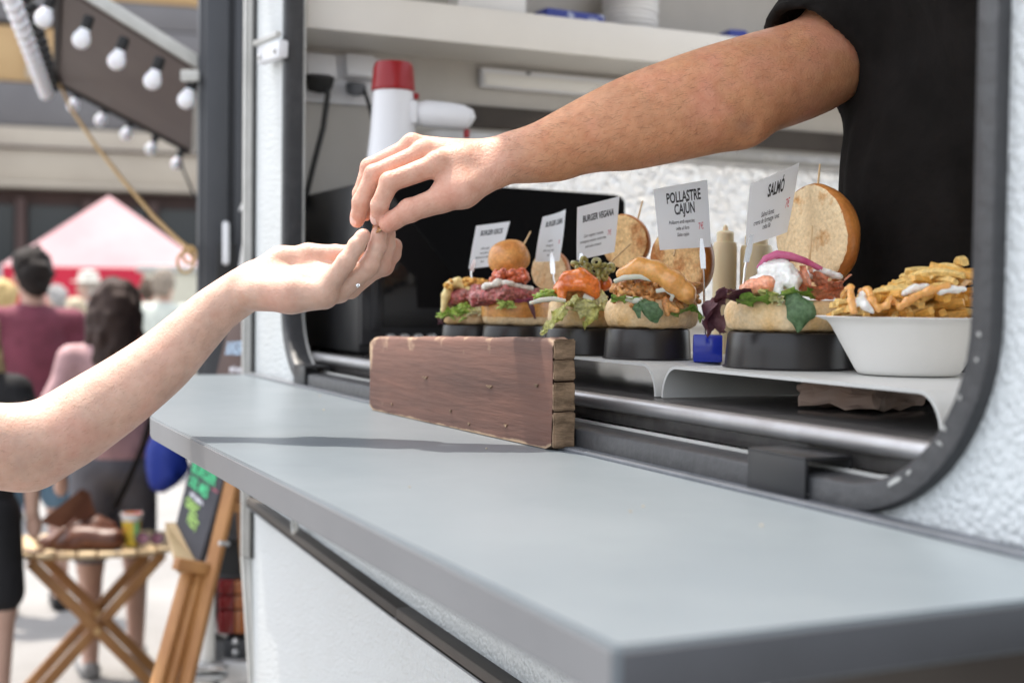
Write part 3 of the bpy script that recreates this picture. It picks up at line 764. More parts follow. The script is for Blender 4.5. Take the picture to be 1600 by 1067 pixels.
def arm_hair(me, name, parent, axis_pts, n, seed, length, m, keep):
    """short fine hairs lying along the arm towards the hand"""
    nv = len(me.vertices); co = np.empty(nv*3, np.float32); me.vertices.foreach_get('co', co); co = co.reshape(-1, 3)
    no = np.empty(nv*3, np.float32); me.vertices.foreach_get('normal', no); no = no.reshape(-1, 3)
    r_ = np.random.default_rng(seed); A = np.array(axis_pts); pool = np.nonzero(keep(co))[0]; idx = r_.choice(pool, n)
    p = co[idx]; nn = no[idx]; seg = np.argmin(((p[:, None, :]-A[None])**2).sum(-1), 1); seg = np.clip(seg, 1, len(A)-1)
    d = A[seg-1]-A[seg]; d /= np.linalg.norm(d, axis=1)[:, None]
    d = d+r_.normal(0, .35, d.shape)+nn*r_.uniform(.15, .5, (n, 1)); d /= np.linalg.norm(d, axis=1)[:, None]
    L_ = length*r_.uniform(.5, 1.2, (n, 1)); sd = np.cross(d, nn); sd /= np.linalg.norm(sd, axis=1)[:, None]+1e-9
    w = .00008; q0 = p-sd*w; q1 = p+sd*w; mid = p+d*L_*.55; q2 = mid+sd*w*.8; q3 = mid-sd*w*.8; tip = p+d*L_-nn*L_*.15
    V = np.concatenate([q0, q1, q2, q3, tip+sd*w*.3, tip-sd*w*.3]); i = np.arange(n)
    Q = np.concatenate([np.stack([i, i+n, i+2*n, i+3*n], 1), np.stack([i+3*n, i+2*n, i+4*n, i+5*n], 1)])
    obj(name, np_mesh(name, V, Q), m, parent, kind='stuff')
mat('hair_fine', (.07, .04, .028), .5); mat('hair_light', (.22, .13, .08), .5)

# ---------------- the server: right arm reaching out through the window
arm = [(788, 249, 1.600), (850, 236, 1.600), (920, 212, 1.600), (1000, 187, 1.600), (1100, 157, 1.602), (1180, 133, 1.608), (1285, 94, 1.635), (1345, 20, 1.665), (1405, -62, 1.70)]
ar = [.0268, .0345, .0440, .0545, .0595, .0600, .0580, .0570, .060]
ap = PP(arm)
hand_pts = PP([(540, 370, 1.54), (800, 200, 1.66), (640, 210, 1.68)])
B = limb_field(ap+hand_pts, ar, .075, .0018)
B.smooth_chain(ap, ar)
B.cap(P(985, 205, d=1.585), P(1110, 190, d=1.585), .034, .030, .03)           # forearm muscle
B.ell(P(1165, 196, d=1.592), (.022, .022, .022), .03)                        # elbow
B.cap(P(798, 246, d=1.59), P(870, 243, d=1.60), .022, .024, .02)
W0 = P(782, 252, d=1.600)
fing = {'index': ([(684, 257, 1.566), (609, 285, 1.552), (593, 321, 1.555), (590, 343, 1.565)], [.0122, .0104, .0090, .0076]),
        'middle': ([(662, 240, 1.586), (585, 273, 1.574), (564, 316, 1.577), (558, 345, 1.584)], [.0122, .0104, .0090, .0077]),
        'ring': ([(645, 229, 1.607), (578, 262, 1.600), (564, 303, 1.600), (571, 335, 1.600)], [.0115, .0098, .0086, .0074]),
        'little': ([(645, 232, 1.630), (595, 260, 1.630), (583, 292, 1.628), (588, 318, 1.622)], [.0105, .0088, .0077, .0066])}
for k, (pts, rs) in fing.items():
    a = P(pts[0][0], pts[0][1], d=pts[0][2])
    B.cap(W0, a, .0205, .0128, .012)
B.ell(P(722, 262, d=1.592), (.026, .022, .020), .02)
B.cap(P(770, 272, d=1.582), P(722, 298, d=1.566), .0185, .0195, .016)        # thenar
B.cap(P(722, 298, d=1.566), P(690, 312, d=1.560), .0195, .0140, .012)
B.cap(P(712, 276, d=1.570), P(690, 296, d=1.563), .014, .011, .012)          # web between thumb and index
for k in ('index', 'middle', 'ring'):                                         # tendons and knuckles on the back of the hand
    q = fing[k][0][0]; top = P(q[0], q[1]-11, d=q[2]-.004); B.cap(top, P(760, 232, d=1.590), .0045, .003, .008); B.ell(P(q[0]-2, q[1]-5, d=q[2]-.002), (.0115, .0115, .0115), .006)
fl = []; nails = []; cre = []
for k, (pts, rs) in fing.items():
    f, p = finger(B, pts, rs); fl.append(f)
    if k in ('index', 'middle'):
        ax = p[-1]-p[-2]; ax /= np.linalg.norm(ax); out = P(pts[-1][0]-14, pts[-1][1]+2, d=pts[-1][2])-P(pts[-1][0], pts[-1][1], d=pts[-1][2]); out /= np.linalg.norm(out)
        tc_ = _n(EYE-p[-1]); nails.append((p[-1]+_n(out*.75+tc_*.65)*.0088+ax*.001, .0064)); cre += [(p[j]+_n(_n(np.array([0, 0, 1.]))*.6+tc_*.5+out*.4)*.0105+(p[j]-p[j-1])*q_, .0042, .55, (.40, .19, .14)) for j in (1, 2) for q_ in (-.09, .0, .09)]
tp = [(690, 312, 1.560), (640, 329, 1.553), (606, 350, 1.558)]
f, p = finger(B, tp, [.0140, .0118, .0094], 1.08); fl.append(f)
put_group(B, fl, .006)
pink = [(P(*q[0][i][:2], d=q[0][i][2]), .020, .55) for q in fing.values() for i in (0, 1, 3)]
pink += [(P(606, 350, d=1.555), .026, .8), (P(640, 328, d=1.55), .026, .6), (P(700, 312, d=1.55), .035, .5)]
marks = [(P(640, 275, d=1.58), .17, 1.0, (.66, .41, .32)), (P(1165, 196, d=1.555), .018, .45, (.18, .10, .09)), (P(1040, 95, d=1.56), .006, .4, (.3, .1, .08))]+cre  # first mark pales the hand, its sunlit look put into the skin colour
arm_mesh = B.mesh('server', skin_color((.57, .285, .155), pink, (.66, .29, .21), nails, (.80, .56, .49), marks), 2)
HEADC = np.array([-1.24, 1.16, 2.24]); FAC = _n(np.array([-.5, -.87]))
hm = head_field(HEADC, FAC).mesh('h', lambda V: np.tile((.45, .25, .165), (len(V), 1)))
server = obj('person', join_np([arm_mesh, hm], 'server'), 'skin_tan', label='person in a black T-shirt inside the trailer, bare arm reaching out to hand something over', cat='person')
arm_hair(arm_mesh, 'arm_hair', server, ap, 5200, 1, .010, 'hair_fine', lambda c: (c[:, 1] > .655) & (c[:, 1] < 1.0))
# black T-shirt: torso, shoulders, sleeve with an open end round the arm
rt = np.array([FAC[1], -FAC[0], 0.])*1.0; rt = np.array([-.87, .5, 0.]); fv = np.array([FAC[0], FAC[1], 0.]); zz = np.array([0, 0, 1.])
c0 = np.array([-1.255, 1.165, 0.])
sa, sb = P(1270, 96, d=1.632), P(1408, -66, d=1.70)
T = Field(np.array([-1.75, .78, 1.22]), np.array([-.72, 1.62, 2.16]), .006)
rot = np.stack([rt, fv, zz], 1)
T.ell(c0+zz*1.40, (.175, .125, .26), .05, rot); T.ell(c0+zz*1.68+fv*.005, (.185, .122, .24), .08, rot)
T.ell(c0+zz*1.93, (.19, .085, .10), .08, rot)
T.cap(c0+rt*.10+zz*1.98, c0+zz*1.98, .085, .075, .06); T.cap(c0+zz*1.98, c0-rt*.17+zz*1.96, .075, .080, .05)
T.cap(c0-rt*.17+zz*1.95, c0-rt*.22+zz*1.70-fv*.10, .080, .065, .05)
ax = (sb-sa); ax /= np.linalg.norm(ax)
SL = Field(T.lo, T.lo, T.h); SL.n = T.n; SL.v = np.full(T.n, .5, np.float32)
SL.cap(sa-ax*.04, sb, .082, .090, 0); SL.cap(sb, c0+zz*1.97, .088, .080, .05)
sl, X, Y, Z = SL.sub(sa, sa, .2)
SL.cut(sl, (X-sa[0])*ax[0]+(Y-sa[1])*ax[1]+(Z-sa[2])*ax[2]-.004)
h_ = np.maximum(.05-np.abs(T.v-SL.v), 0)/.05; T.v = np.minimum(T.v, SL.v)-h_*h_*.05*.25
T.cap(sa-ax*.03, sa+ax*.02, .0640, .0600, 0, cut=True)
T.cap(c0+zz*2.04+fv*.02, c0+zz*2.2+fv*.03, .08, .09, .01, cut=True)
# folds
idx = np.argwhere(np.abs(T.v) < .03); pw = T.lo+idx*T.h
T.v[tuple(idx.T)] += (.013*vnoise(pw*np.array([13, 13, 4.]))+.004*vnoise(pw*np.array([30, 30, 12.]))).astype(np.float32)
obj('t_shirt', T.mesh('t_shirt', None, 1), 'shirt_black', server)
HB = Field(HEADC-.2, HEADC+.2, .008); HB.ell(HEADC+np.array([0, 0, .05])-fv*.02, (.092, .092, .10), .01); HB.ell(HEADC+fv*.09-zz*.03, (.08, .08, .09), .01, cut=True); HB.noise(.012, 60)
mat('hair_dark', (0.02, 0.014, 0.011), 0.5, col2=(0.05, 0.035, 0.028), nscale=30, bump=0.6, bscale=60, bdist=0.01, stretch=(3, 3, .5))
obj('hair', HB.mesh('hair', None, 1), 'hair_dark', server)

# ---------------- the customer: left arm held out, palm up
arm = [(392, 447, 1.605), (340, 482, 1.598), (300, 520, 1.588), (245, 572, 1.572), (150, 640, 1.545), (60, 690, 1.515), (-60, 692, 1.48), (-200, 655, 1.40), (-330, 610, 1.30)]
ar = [.0268, .0280, .0318, .0378, .0438, .0462, .0485, .0505, .055]
ap = PP(arm)
G = limb_field(ap+PP([(640, 340, 1.52), (640, 500, 1.67)]), ar, .07, .0018)
G.smooth_chain(ap, ar)
G.ell(P(45, 722, d=1.51), (.026, .026, .026), .03)
fing2 = {'little': ([(506, 455, 1.561), (541, 409, 1.555), (557, 384, 1.556), (568, 368, 1.560)], [.0118, .0098, .0086, .0074]),
         'ring': ([(530, 455, 1.580), (576, 416, 1.572), (589, 386, 1.573), (593, 362, 1.576)], [.0120, .0104, .0090, .0078]),
         'middle': ([(546, 449, 1.603), (594, 413, 1.594), (604, 384, 1.593), (606, 362, 1.592)], [.0120, .0104, .0090, .0078]),
         'index': ([(548, 438, 1.626), (600, 416, 1.620), (613, 397, 1.619), (617, 383, 1.616)], [.0118, .0100, .0088, .0076])}
W1 = P(396, 449, d=1.605)
for k, (pts, rs) in fing2.items():
    a = P(pts[0][0], pts[0][1], d=pts[0][2]); G.cap(W1, a, .0195, .0128, .010)
G.cap(P(402, 458, d=1.580), P(455, 460, d=1.570), .0215, .0215, .012); G.cap(P(455, 460, d=1.570), P(506, 462, d=1.565), .0215, .0165, .010)   # heel of the hand, near side
G.cap(P(402, 430, d=1.620), P(440, 411, d=1.640), .019, .0195, .012); G.cap(P(440, 411, d=1.640), P(482, 400, d=1.640), .0195, .0142, .010)     # thenar, far side
G.cap(P(420, 440, d=1.610), P(520, 440, d=1.610), .019, .015, .012); G.cap(P(478, 412, d=1.632), P(540, 436, d=1.622), .011, .011, .012)    # palm and web
G.cap(P(330, 478, d=1.583), P(392, 437, d=1.592), .006, .005, .008)                                                                            # wrist tendon
fl = []
for k, (pts, rs) in fing2.items():
    f, p = finger(G, pts, rs); fl.append(f)
f, p = finger(G, [(482, 400, 1.640), (524, 399, 1.634), (557, 395, 1.626)], [.0140, .0112, .0090], 1.06); fl.append(f)
put_group(G, fl, .006)
pink = [(P(*q[0][i][:2], d=q[0][i][2]), .020, .55) for q in fing2.values() for i in (1, 3)]
pink += [(P(478, 415, d=1.61), .03, .6), (P(530, 400, d=1.62), .03, .6)]
am = G.mesh('customer', skin_color((.60, .40, .31), pink, (.66, .36, .28), [], (.7, .5, .4)), 2)
C2 = np.array([-1.02, -.33, 0.]); f2 = _n(np.array([-.25, 1.0]))
hm = head_field((C2[0], C2[1]+.02, 1.60), f2, .008).mesh('h', lambda V: np.tile((.58, .39, .30), (len(V), 1)))
cust = obj('person', join_np([am, hm], 'customer'), 'skin_pale', label='customer\'s bare pale arm held out from the left, palm up', cat='person')
arm_hair(am, 'arm_hair', cust, ap, 1500, 2, .007, 'hair_light', lambda c: (c[:, 1] < .36) & (c[:, 1] > .02))
mat('shirt_grey', (0.25, 0.26, 0.28), 0.85, col2=(0.2, 0.21, 0.23), nscale=20, bump=0.3, bscale=30, bdist=0.01)
mat('hair_brown', (0.07, 0.042, 0.028), 0.5, col2=(0.04, 0.025, 0.017), nscale=30, bump=0.5, bscale=60, bdist=0.01)
T = Field(C2+np.array([-.5, -.35, .55]), C2+np.array([.42, .42, 1.5]), .012)
rot = np.stack([np.array([f2[1], -f2[0], 0]), np.array([f2[0], f2[1], 0]), zz], 1)
T.ell(C2+zz*.85, (.17, .115, .28), .05, rot); T.ell(C2+zz*1.14, (.18, .115, .24), .08, rot); T.cap(C2+np.array([-.17, 0, 1.32]), C2+np.array([.17, 0, 1.32]), .07, .07, .06)
T.cap(C2+np.array([-.18, 0, 1.31]), ap[-1], .075, .072, .04); T.cap(C2+np.array([.18, 0, 1.31]), C2+np.array([.24, .02, 1.05]), .075, .065, .04)
obj('t_shirt', T.mesh('t_shirt'), 'shirt_grey', cust)
hc = C2+np.array([0, .0, 1.64]); T = Field(hc-.2, hc+.2, .008); T.ell(hc+np.array([0, -.01, .02]), (.092, .108, .11), .01); T.ell(hc+np.array([-.02, .11, -.05]), (.085, .085, .1), .01, cut=True); T.noise(.012, 60)
obj('hair', T.mesh('hair', None, 1), 'hair_brown', cust)
T = Field(C2+np.array([-.3, -.25, -.02]), C2+np.array([.3, .3, .75]), .014); 
for k in (-1, 1): T.cap(C2+np.array([.09*k, 0, .68]), C2+np.array([.11*k, .02, .1]), .095, .055, .03)
for k in (-1, 1): T.cap(C2+np.array([.11*k, -.02, .04]), C2+np.array([.12*k, .14, .035]), .045, .04, .02)
mat('denim', (0.05, 0.075, 0.14), 0.8, col2=(0.08, 0.11, 0.18), nscale=20)
obj('trousers', T.mesh('trousers'), 'denim', cust)
# ring on the ring finger
c = P(555, 434, d=1.577); d = _n(P(576, 416, d=1.572)-P(530, 455, d=1.580)); zt = Vector(d).to_track_quat('Z', 'Y').to_matrix().to_4x4()
rg = thing('finger_ring', c, 'thin silver ring on the customer\'s ring finger', 'ring')
mb = MB(); pts = [(.0118+.0011*math.cos(a), .0016*math.sin(a)) for a in [2*math.pi*i/8 for i in range(9)]]; mb.lathe(pts, 28, Matrix.Translation(Vector(c)) @ zt, cap=False); obj('band', mb, 'silver', rg)
q = c+_n(P(560, 450, d=1.566)-P(555, 434, d=1.577))*.0125; mb = MB(); mb.ball(q, .0034, 1); obj('stone', mb, 'silver', rg)
# small coin passed between the fingertips
c = P(592, 352, d=1.571); mb = MB(); mb.lathe([(.0001, -.001), (.0105, -.001), (.0112, -.0004), (.0112, .0004), (.0105, .001), (.0001, .001)], 28, Matrix.Translation(Vector(c)) @ Matrix.Rotation(R(62), 4, (1, .3, 0)), cap=False)
mat('coin', (0.60, 0.42, 0.22), 0.3, metal=0.9)
obj('coin', mb, 'coin', label='small coin pinched between the two hands\' fingertips', cat='coin')
# ------------------------------------------------------------------ food
mat('bun_crumb', (0.80, 0.62, 0.38), 0.75, col2=(0.56, 0.28, 0.09), nscale=38, bump=0.7, bscale=160, bdist=0.003, nlo=0.54, nhi=0.70, ndetail=8)
mat('bun_crumb_toast', (0.72, 0.50, 0.24), 0.7, col2=(0.42, 0.16, 0.04), nscale=26, bump=0.7, bscale=140, bdist=0.003, nlo=0.46, nhi=0.62, ndetail=8)
mat('bun_crust', (0.56, 0.23, 0.06), 0.3, col2=(0.40, 0.13, 0.028), nscale=14, bump=0.15, bscale=90, spec=0.5, sss=0.05)
mat('bun_crust_gold', (0.70, 0.36, 0.10), 0.32, col2=(0.46, 0.17, 0.04), nscale=22, bump=0.15, bscale=90)
mat('bun_side', (0.80, 0.63, 0.40), 0.7, col2=(0.72, 0.46, 0.20), nscale=26, bump=0.6, bscale=150, bdist=0.003)
mat('beef', (0.44, 0.10, 0.10), 0.42, col2=(0.30, 0.11, 0.08), nscale=90, bump=0.9, bscale=260, bdist=0.003, spec=0.5)
mat('beef_crust', (0.19, 0.085, 0.055), 0.6, col2=(0.11, 0.05, 0.035), nscale=90, bump=0.8, bscale=200, bdist=0.003)
mat('crumbs', (0.76, 0.47, 0.11), 0.7, col2=(0.50, 0.20, 0.04), nscale=160, bump=0.8, bscale=300, bdist=0.003)
mat('cheese', (0.74, 0.62, 0.30), 0.35, col2=(0.66, 0.50, 0.20), nscale=40, sss=0.2)
mat('goat_cheese', (0.80, 0.78, 0.72), 0.5, col2=(0.72, 0.66, 0.56), nscale=60, bump=0.4, bscale=120)
mat('tomato_jam', (0.58, 0.14, 0.04), 0.25, col2=(0.48, 0.08, 0.03), nscale=70, bump=0.7, bscale=140, bdist=0.003, sss=0.1)
mat('orange_sauce', (0.82, 0.24, 0.04), 0.2, col2=(0.66, 0.15, 0.03), nscale=50, bump=0.25, bscale=70, bdist=0.003, sss=0.15)
mat('cajun_sauce', (0.82, 0.43, 0.13), 0.22, col2=(0.70, 0.33, 0.09), nscale=60, bump=0.12, bscale=90, sss=0.2)
mat('cream_sauce', (0.82, 0.82, 0.80), 0.3, col2=(0.74, 0.74, 0.70), nscale=60, bump=0.4, bscale=90, sss=0.2)
mat('chicken', (0.68, 0.37, 0.13), 0.42, col2=(0.44, 0.17, 0.05), nscale=60, bump=0.6, bscale=140, bdist=0.003)
mat('lettuce_green', (0.24, 0.44, 0.06), 0.35, col2=(0.50, 0.62, 0.18), nscale=40, sss=0.25, sss_col=(.3, 1, .1), bump=0.5, bscale=120, bdist=0.002)
mat('lettuce_yellow', (0.68, 0.68, 0.20), 0.35, col2=(0.80, 0.80, 0.52), nscale=30, sss=0.3, sss_col=(.6, 1, .2), bump=0.5, bscale=120, bdist=0.002)
mat('spinach', (0.11, 0.22, 0.085), 0.35, col2=(0.22, 0.34, 0.19), nscale=30, sss=0.1, bump=0.4, bscale=90, bdist=0.002)
mat('red_lettuce', (0.10, 0.03, 0.055), 0.4, col2=(0.22, 0.10, 0.11), nscale=30, bump=0.4, bscale=90, bdist=0.002)
mat('olive', (0.24, 0.22, 0.06), 0.3, col2=(0.34, 0.32, 0.12), nscale=40)
mat('onion', (0.76, 0.76, 0.68), 0.3, col2=(0.66, 0.66, 0.52), nscale=30, sss=0.3, trans=0.15)
mat('red_onion', (0.45, 0.05, 0.16), 0.3, col2=(0.62, 0.20, 0.34), nscale=30, sss=0.2)
mat('salmon', (0.72, 0.22, 0.09), 0.3, col2=(0.76, 0.40, 0.26), nscale=36, sss=0.25, bump=0.25, bscale=60, stretch=(1, 1, 4))
mat('toothpick', (0.66, 0.48, 0.28), 0.7, col2=(0.56, 0.38, 0.2), nscale=60)
mat('tin_black', (0.018, 0.016, 0.016), 0.33, col2=(0.026, 0.022, 0.021), nscale=8, rvar=0.06)
mat('ink', (0.03, 0.03, 0.035), 0.7); mat('ink_red', (0.62, 0.06, 0.10), 0.7)
mat('card', (0.84, 0.87, 0.90), 0.55, col2=(0.82, 0.85, 0.88), nscale=4)
mat('chrome', (0.7, 0.7, 0.7), 0.2, metal=1.0)
mat('blue_glass', (0.02, 0.04, 0.42), 0.12, trans=0.3, ior=1.5)
mat('squeeze_cream', (0.82, 0.70, 0.46), 0.35, col2=(0.80, 0.67, 0.42), nscale=10, sss=0.2)
mat('bowl_white', (0.80, 0.79, 0.77), 0.55, col2=(0.76, 0.75, 0.72), nscale=5, bump=0.05, bscale=200)
mat('fry', (0.74, 0.43, 0.10), 0.4, col2=(0.60, 0.29, 0.05), nscale=30, bump=0.4, bscale=120, bdist=0.002)
mat('fry_pale', (0.76, 0.56, 0.22), 0.4, col2=(0.66, 0.40, 0.11), nscale=30, bump=0.4, bscale=120, bdist=0.002)

for nm_, amt in (('bun_crumb', .13), ('bun_crumb_toast', .2), ('bun_crust', .15), ('bun_crust_gold', .2), ('bun_side', .12), ('beef', .55), ('crumbs', .5), ('tomato_jam', .5), ('chicken', .55), ('orange_sauce', .2), ('fry', .3), ('fry_pale', .3), ('lettuce_green', .3), ('lettuce_yellow', .3), ('spinach', .25), ('goat_cheese', .2), ('salmon', .3), ('olive', .3), ('cream_sauce', .12), ('cajun_sauce', .15)):
    t = MAT[nm_].node_tree; b_ = t.nodes['Principled BSDF']; src = b_.inputs['Base Color'].links[0].from_socket     # fine uneven colour
    n_ = t.nodes.new('ShaderNodeTexNoise'); n_.inputs['Scale'].default_value = 240; n_.inputs['Detail'].default_value = 5; t.links.new(t.nodes['Texture Coordinate'].outputs['Object'], n_.inputs['Vector'])
    r_ = t.nodes.new('ShaderNodeMapRange'); r_.inputs[1].default_value = .3; r_.inputs[2].default_value = .7; r_.inputs[3].default_value = 1-amt; r_.inputs[4].default_value = 1+amt; r_.clamp = True
    m_ = t.nodes.new('ShaderNodeMix'); m_.data_type = 'RGBA'; m_.blend_type = 'MULTIPLY'; m_.inputs[0].default_value = 1
    t.links.new(n_.outputs['Fac'], r_.inputs[0]); t.links.new(src, m_.inputs[6]); t.links.new(r_.outputs[0], m_.inputs[7]); t.links.new(m_.outputs[2], b_.inputs['Base Color'])
for nm_ in ('orange_sauce', 'cajun_sauce', 'tomato_jam', 'salmon', 'beef', 'olive', 'cream_sauce'):
    MAT[nm_].node_tree.nodes['Principled BSDF'].inputs['Coat Weight'].default_value = .5
class Spot:
    """local frame of a food item: u right, v up (picture pixels at its distance), w towards the viewer (same unit)"""
    def __init__(s, cx, front_y, width, top_y):
        f = P(cx, front_y, z=RZ); c = RCW.T @ (f-EYE); s.d0 = -c[2]; s.k = s.d0/F_PX
        vd = f[:2]-EYE[:2]; vd /= np.linalg.norm(vd); s.f = np.array([-vd[0], -vd[1], 0]); s.r = np.array([vd[1], -vd[0], 0])
        s.rad = width*s.k/2; s.h = (front_y-top_y)*s.k
        s.k = (s.d0+s.rad)/F_PX
        s.c = f-s.f*s.rad; s.cx = cx
        s.d = s.d0+s.rad
        s.top = np.array([s.c[0], s.c[1], RZ+s.h])
    def __call__(s, px, py, w=0.0):
        """pixel + metres towards the viewer from the item's centre"""
        return P(px, py, d=s.d-w)
    def mtx(s, px, py, w, axis, roll=0.0):
        """placement with local z along axis given as (u,v,w)"""
        z = s.r*axis[0]+np.array([0, 0, 1.])*axis[1]+s.f*axis[2]
        q = Vector(_n(z)).to_track_quat('Z', 'Y').to_matrix().to_4x4()
        return Matrix.Translation(Vector(s(px, py, w))) @ q @ Matrix.Rotation(roll, 4, 'Z')

def tin(s, lab):
    r, h = s.rad, s.h
    mb = MB(); m = Matrix.Translation((s.c[0], s.c[1], RZ))
    mb.lathe([(r*1.035, 0), (r*1.04, .0012), (r*1.005, .002), (r*.985, h*.5), (r*.965, h-.004), (r*.945, h-.0012), (r*.90, h), (r*.1, h)], 56, m)
    obj('food_stand', mb, 'tin_black', label=lab, cat='stand', group='round black stands under the burgers')
def noisy(mb, amp, sc):
    for v in mb.bm.verts:
        n = mnoise.noise_vector(v.co*sc); v.co += n*amp
    return mb
def bottom_bun(s, px, py_top, py_bot, width, root, w=0.0, m='bun_side', crust=None):
    k = s.k; r = width*k/2; h = (py_bot-py_top)*k; c = s(px, py_bot, w); c[2] = max(RZ+s.h+.0006, c[2])
    mb = MB(); mt = Matrix.Translation(Vector(c))
    prof = [(r*.3, 0), (r*.84, 0), (r*.95, h*.10), (r*1.0, h*.35), (r*1.0, h*.62), (r*.96, h*.86), (r*.9, h*.97), (r*.6, h), (r*.1, h)]
    mb.lathe(prof, 44, mt); bmesh.ops.subdivide_edges(mb.bm, edges=mb.bm.edges[:], cuts=1, use_grid_fill=True); noisy(mb, .0016, 70); noisy(mb, .0008, 220)
    o = obj('bottom_bun', mb, m, root, angle=80)
    if crust:
        mb = MB(); mb.lathe([(r*1.004, h*.30), (r*1.016, h*.5), (r*1.012, h*.7), (r*.97, h*.9), (r*.9, h*.985)], 44, mt, cap=False); noisy(mb, .0014, 70); obj('crust', mb, crust, o, angle=80)
    return o
def top_bun(s, px, py, w, axis, rad_px, root, thick=.62, crumb='bun_crumb', crust='bun_crust', sy=1.0, shell=0.0):
    """dome standing on edge; axis = direction the dome points to, cut face is on the other side"""
    r = rad_px*s.k; m = s.mtx(px, py, w, axis)
    prof = [(r*.97, 0), (r*1.0, r*.04), (r*1.02, r*.14), (r*.99, r*.28), (r*.90, r*thick*.66), (r*.72, r*thick*.86), (r*.45, r*thick*.97), (r*.15, r*thick), (.0005, r*thick)]
    mb = MB(); mb.lathe(prof, 48, m, sy=sy, cap=False); noisy(mb, .0022, 28); o = obj('top_bun', mb, crust, root, angle=80)
    mb = MB(); mb.lathe([(r*.985, 0.0004), (r*.95, -r*.012), (r*.8, -r*.02), (r*.6, -r*.022), (r*.4, -r*.024), (r*.2, -r*.024), (.0004, -r*.024)], 48, m, sy=sy, cap=False)
    bmesh.ops.subdivide_edges(mb.bm, edges=mb.bm.edges[:], cuts=1, use_grid_fill=True); noisy(mb, .0022, 28); noisy(mb, .0010, 160); obj('cut_face', mb, crumb, o, angle=80)
    return o
def blob(s, parts, m, root, name, nz=(.0012, 220), h=.0011, k=.004, cuts=()):
    """parts: (px,py,w,r px) balls or (px,py,w,px2,py2,w2,r,r2) tapered links"""
    pts = []
    for q in parts:
        pts.append(s(*q[:3]))
        if len(q) == 8: pts.append(s(*q[3:6]))
    a = np.array(pts); rmax = max(max(q[-2:]) if len(q) == 8 else q[-1] for q in parts)*s.k
    F = Field(a.min(0)-rmax-.006, a.max(0)+rmax+.006, h)
    for q in parts:
        if len(q) == 8: F.cap(s(*q[:3]), s(*q[3:6]), q[6]*s.k, q[7]*s.k, k)
        else: F.ell(s(*q[:3]), [q[3]*s.k]*3, k)
    if nz: F.noise(nz[0], nz[1]); F.noise(nz[0]*.5, nz[1]*2.7)
    return obj(name, F.mesh(name, None, 1), m, root)
def leaf(s, path, widths, m, root, name='lettuce_leaf', ruffle=.004, freq=9, side=(1, 0, 0), nu=26, nv=15, seed=0, thick=.0007, cup=0.0):
    """ruffled leaf along a path of (px,py,w); widths in px; side = direction across in (u,v,w)"""
    p = [Vector(s(*q)) for q in path]; n = len(p)-1
    sd = Vector(s.r*side[0]+np.array([0, 0, 1.])*side[1]+s.f*side[2]).normalized()
    def at(t):
        x = t*n; i = min(int(x), n-1); f = x-i
        p0, p1, p2, p3 = p[max(i-1, 0)], p[i], p[i+1], p[min(i+2, n)]
        return 0.5*((2*p1)+(p2-p0)*f+(2*p0-5*p1+4*p2-p3)*f*f+(3*p1-p0-3*p2+p3)*f**3)
    def wd(t):
        x = t*n; i = min(int(x), n-1); f = x-i; return (widths[i]*(1-f)+widths[i+1]*f)*s.k
    def fn(a, b):
        c = at(a); tg = (at(min(a+.02, 1))-at(max(a-.02, 0))).normalized(); nn = tg.cross(sd).normalized(); e = (b-.5)*2
        w = wd(a)*(1+.22*mnoise.noise(Vector((a*6+seed, 3*(1 if e > 0 else -1), seed))))
        off = ruffle*e*e*math.sin(a*freq*2+seed+e*2.0+2*mnoise.noise(Vector((a*5, e*2, seed))))+ruffle*.5*mnoise.noise(Vector((a*11+seed, e*6, 2.)))
        return c+sd*(w*.5*e)+nn*(off+cup*e*e)+tg*(ruffle*.8*abs(e)**3*math.cos(a*freq*3.1+seed))
    mb = MB(); mb.grid(fn, nu, nv); bm = mb.bm
    r = bmesh.ops.solidify(bm, geom=bm.faces[:], thickness=thick)
    return obj(name, mb, m, root, angle=85)
def frisee(s, cx, cy, w, spread, m, root, n=9, seed=1, ln=14, down=.6):
    rr = random.Random(seed); mb = MB()
    for i in range(n):
        a = rr.uniform(-1, 1)*1.5; l = ln*rr.uniform(.6, 1.2); pts = []
        x0, y0 = cx+rr.uniform(-spread, spread), cy+rr.uniform(-3, 3)
        for j in range(6):
            t = j/5; pts.append(Vector(s(x0+math.sin(a)*l*t+rr.uniform(-1.6, 1.6), y0+down*l*t*t-abs(math.cos(a))*l*.35*t+rr.uniform(-1.2, 1.2), w+rr.uniform(-.004, .006))))
        for j in range(5):
            q = mnoise.noise_vector(pts[j]*90)*.002
            mb.tube([pts[j], (pts[j]+pts[j+1])/2+q, pts[j+1]], [.0016, .0022, .0014], 5)
        for j in range(1, 6):
            for sg in (-1, 1):
                e = pts[j]+Vector(s.r*sg*.006+np.array([0, 0, rr.uniform(-.005, .004)])+s.f*rr.uniform(-.003, .004)); mb.tube([pts[j], (pts[j]+e)/2+Vector((0, 0, .001)), e], [.0015, .0017, .0008], 5)
    return obj('lettuce_frill', mb, m, root, kind='stuff')
def stick(s, a, b, root, r=.0014):
    mb = MB(); mb.tube([s(*a), s(*b)], [r, r*.8], 7); return obj('toothpick', mb, 'toothpick', root)
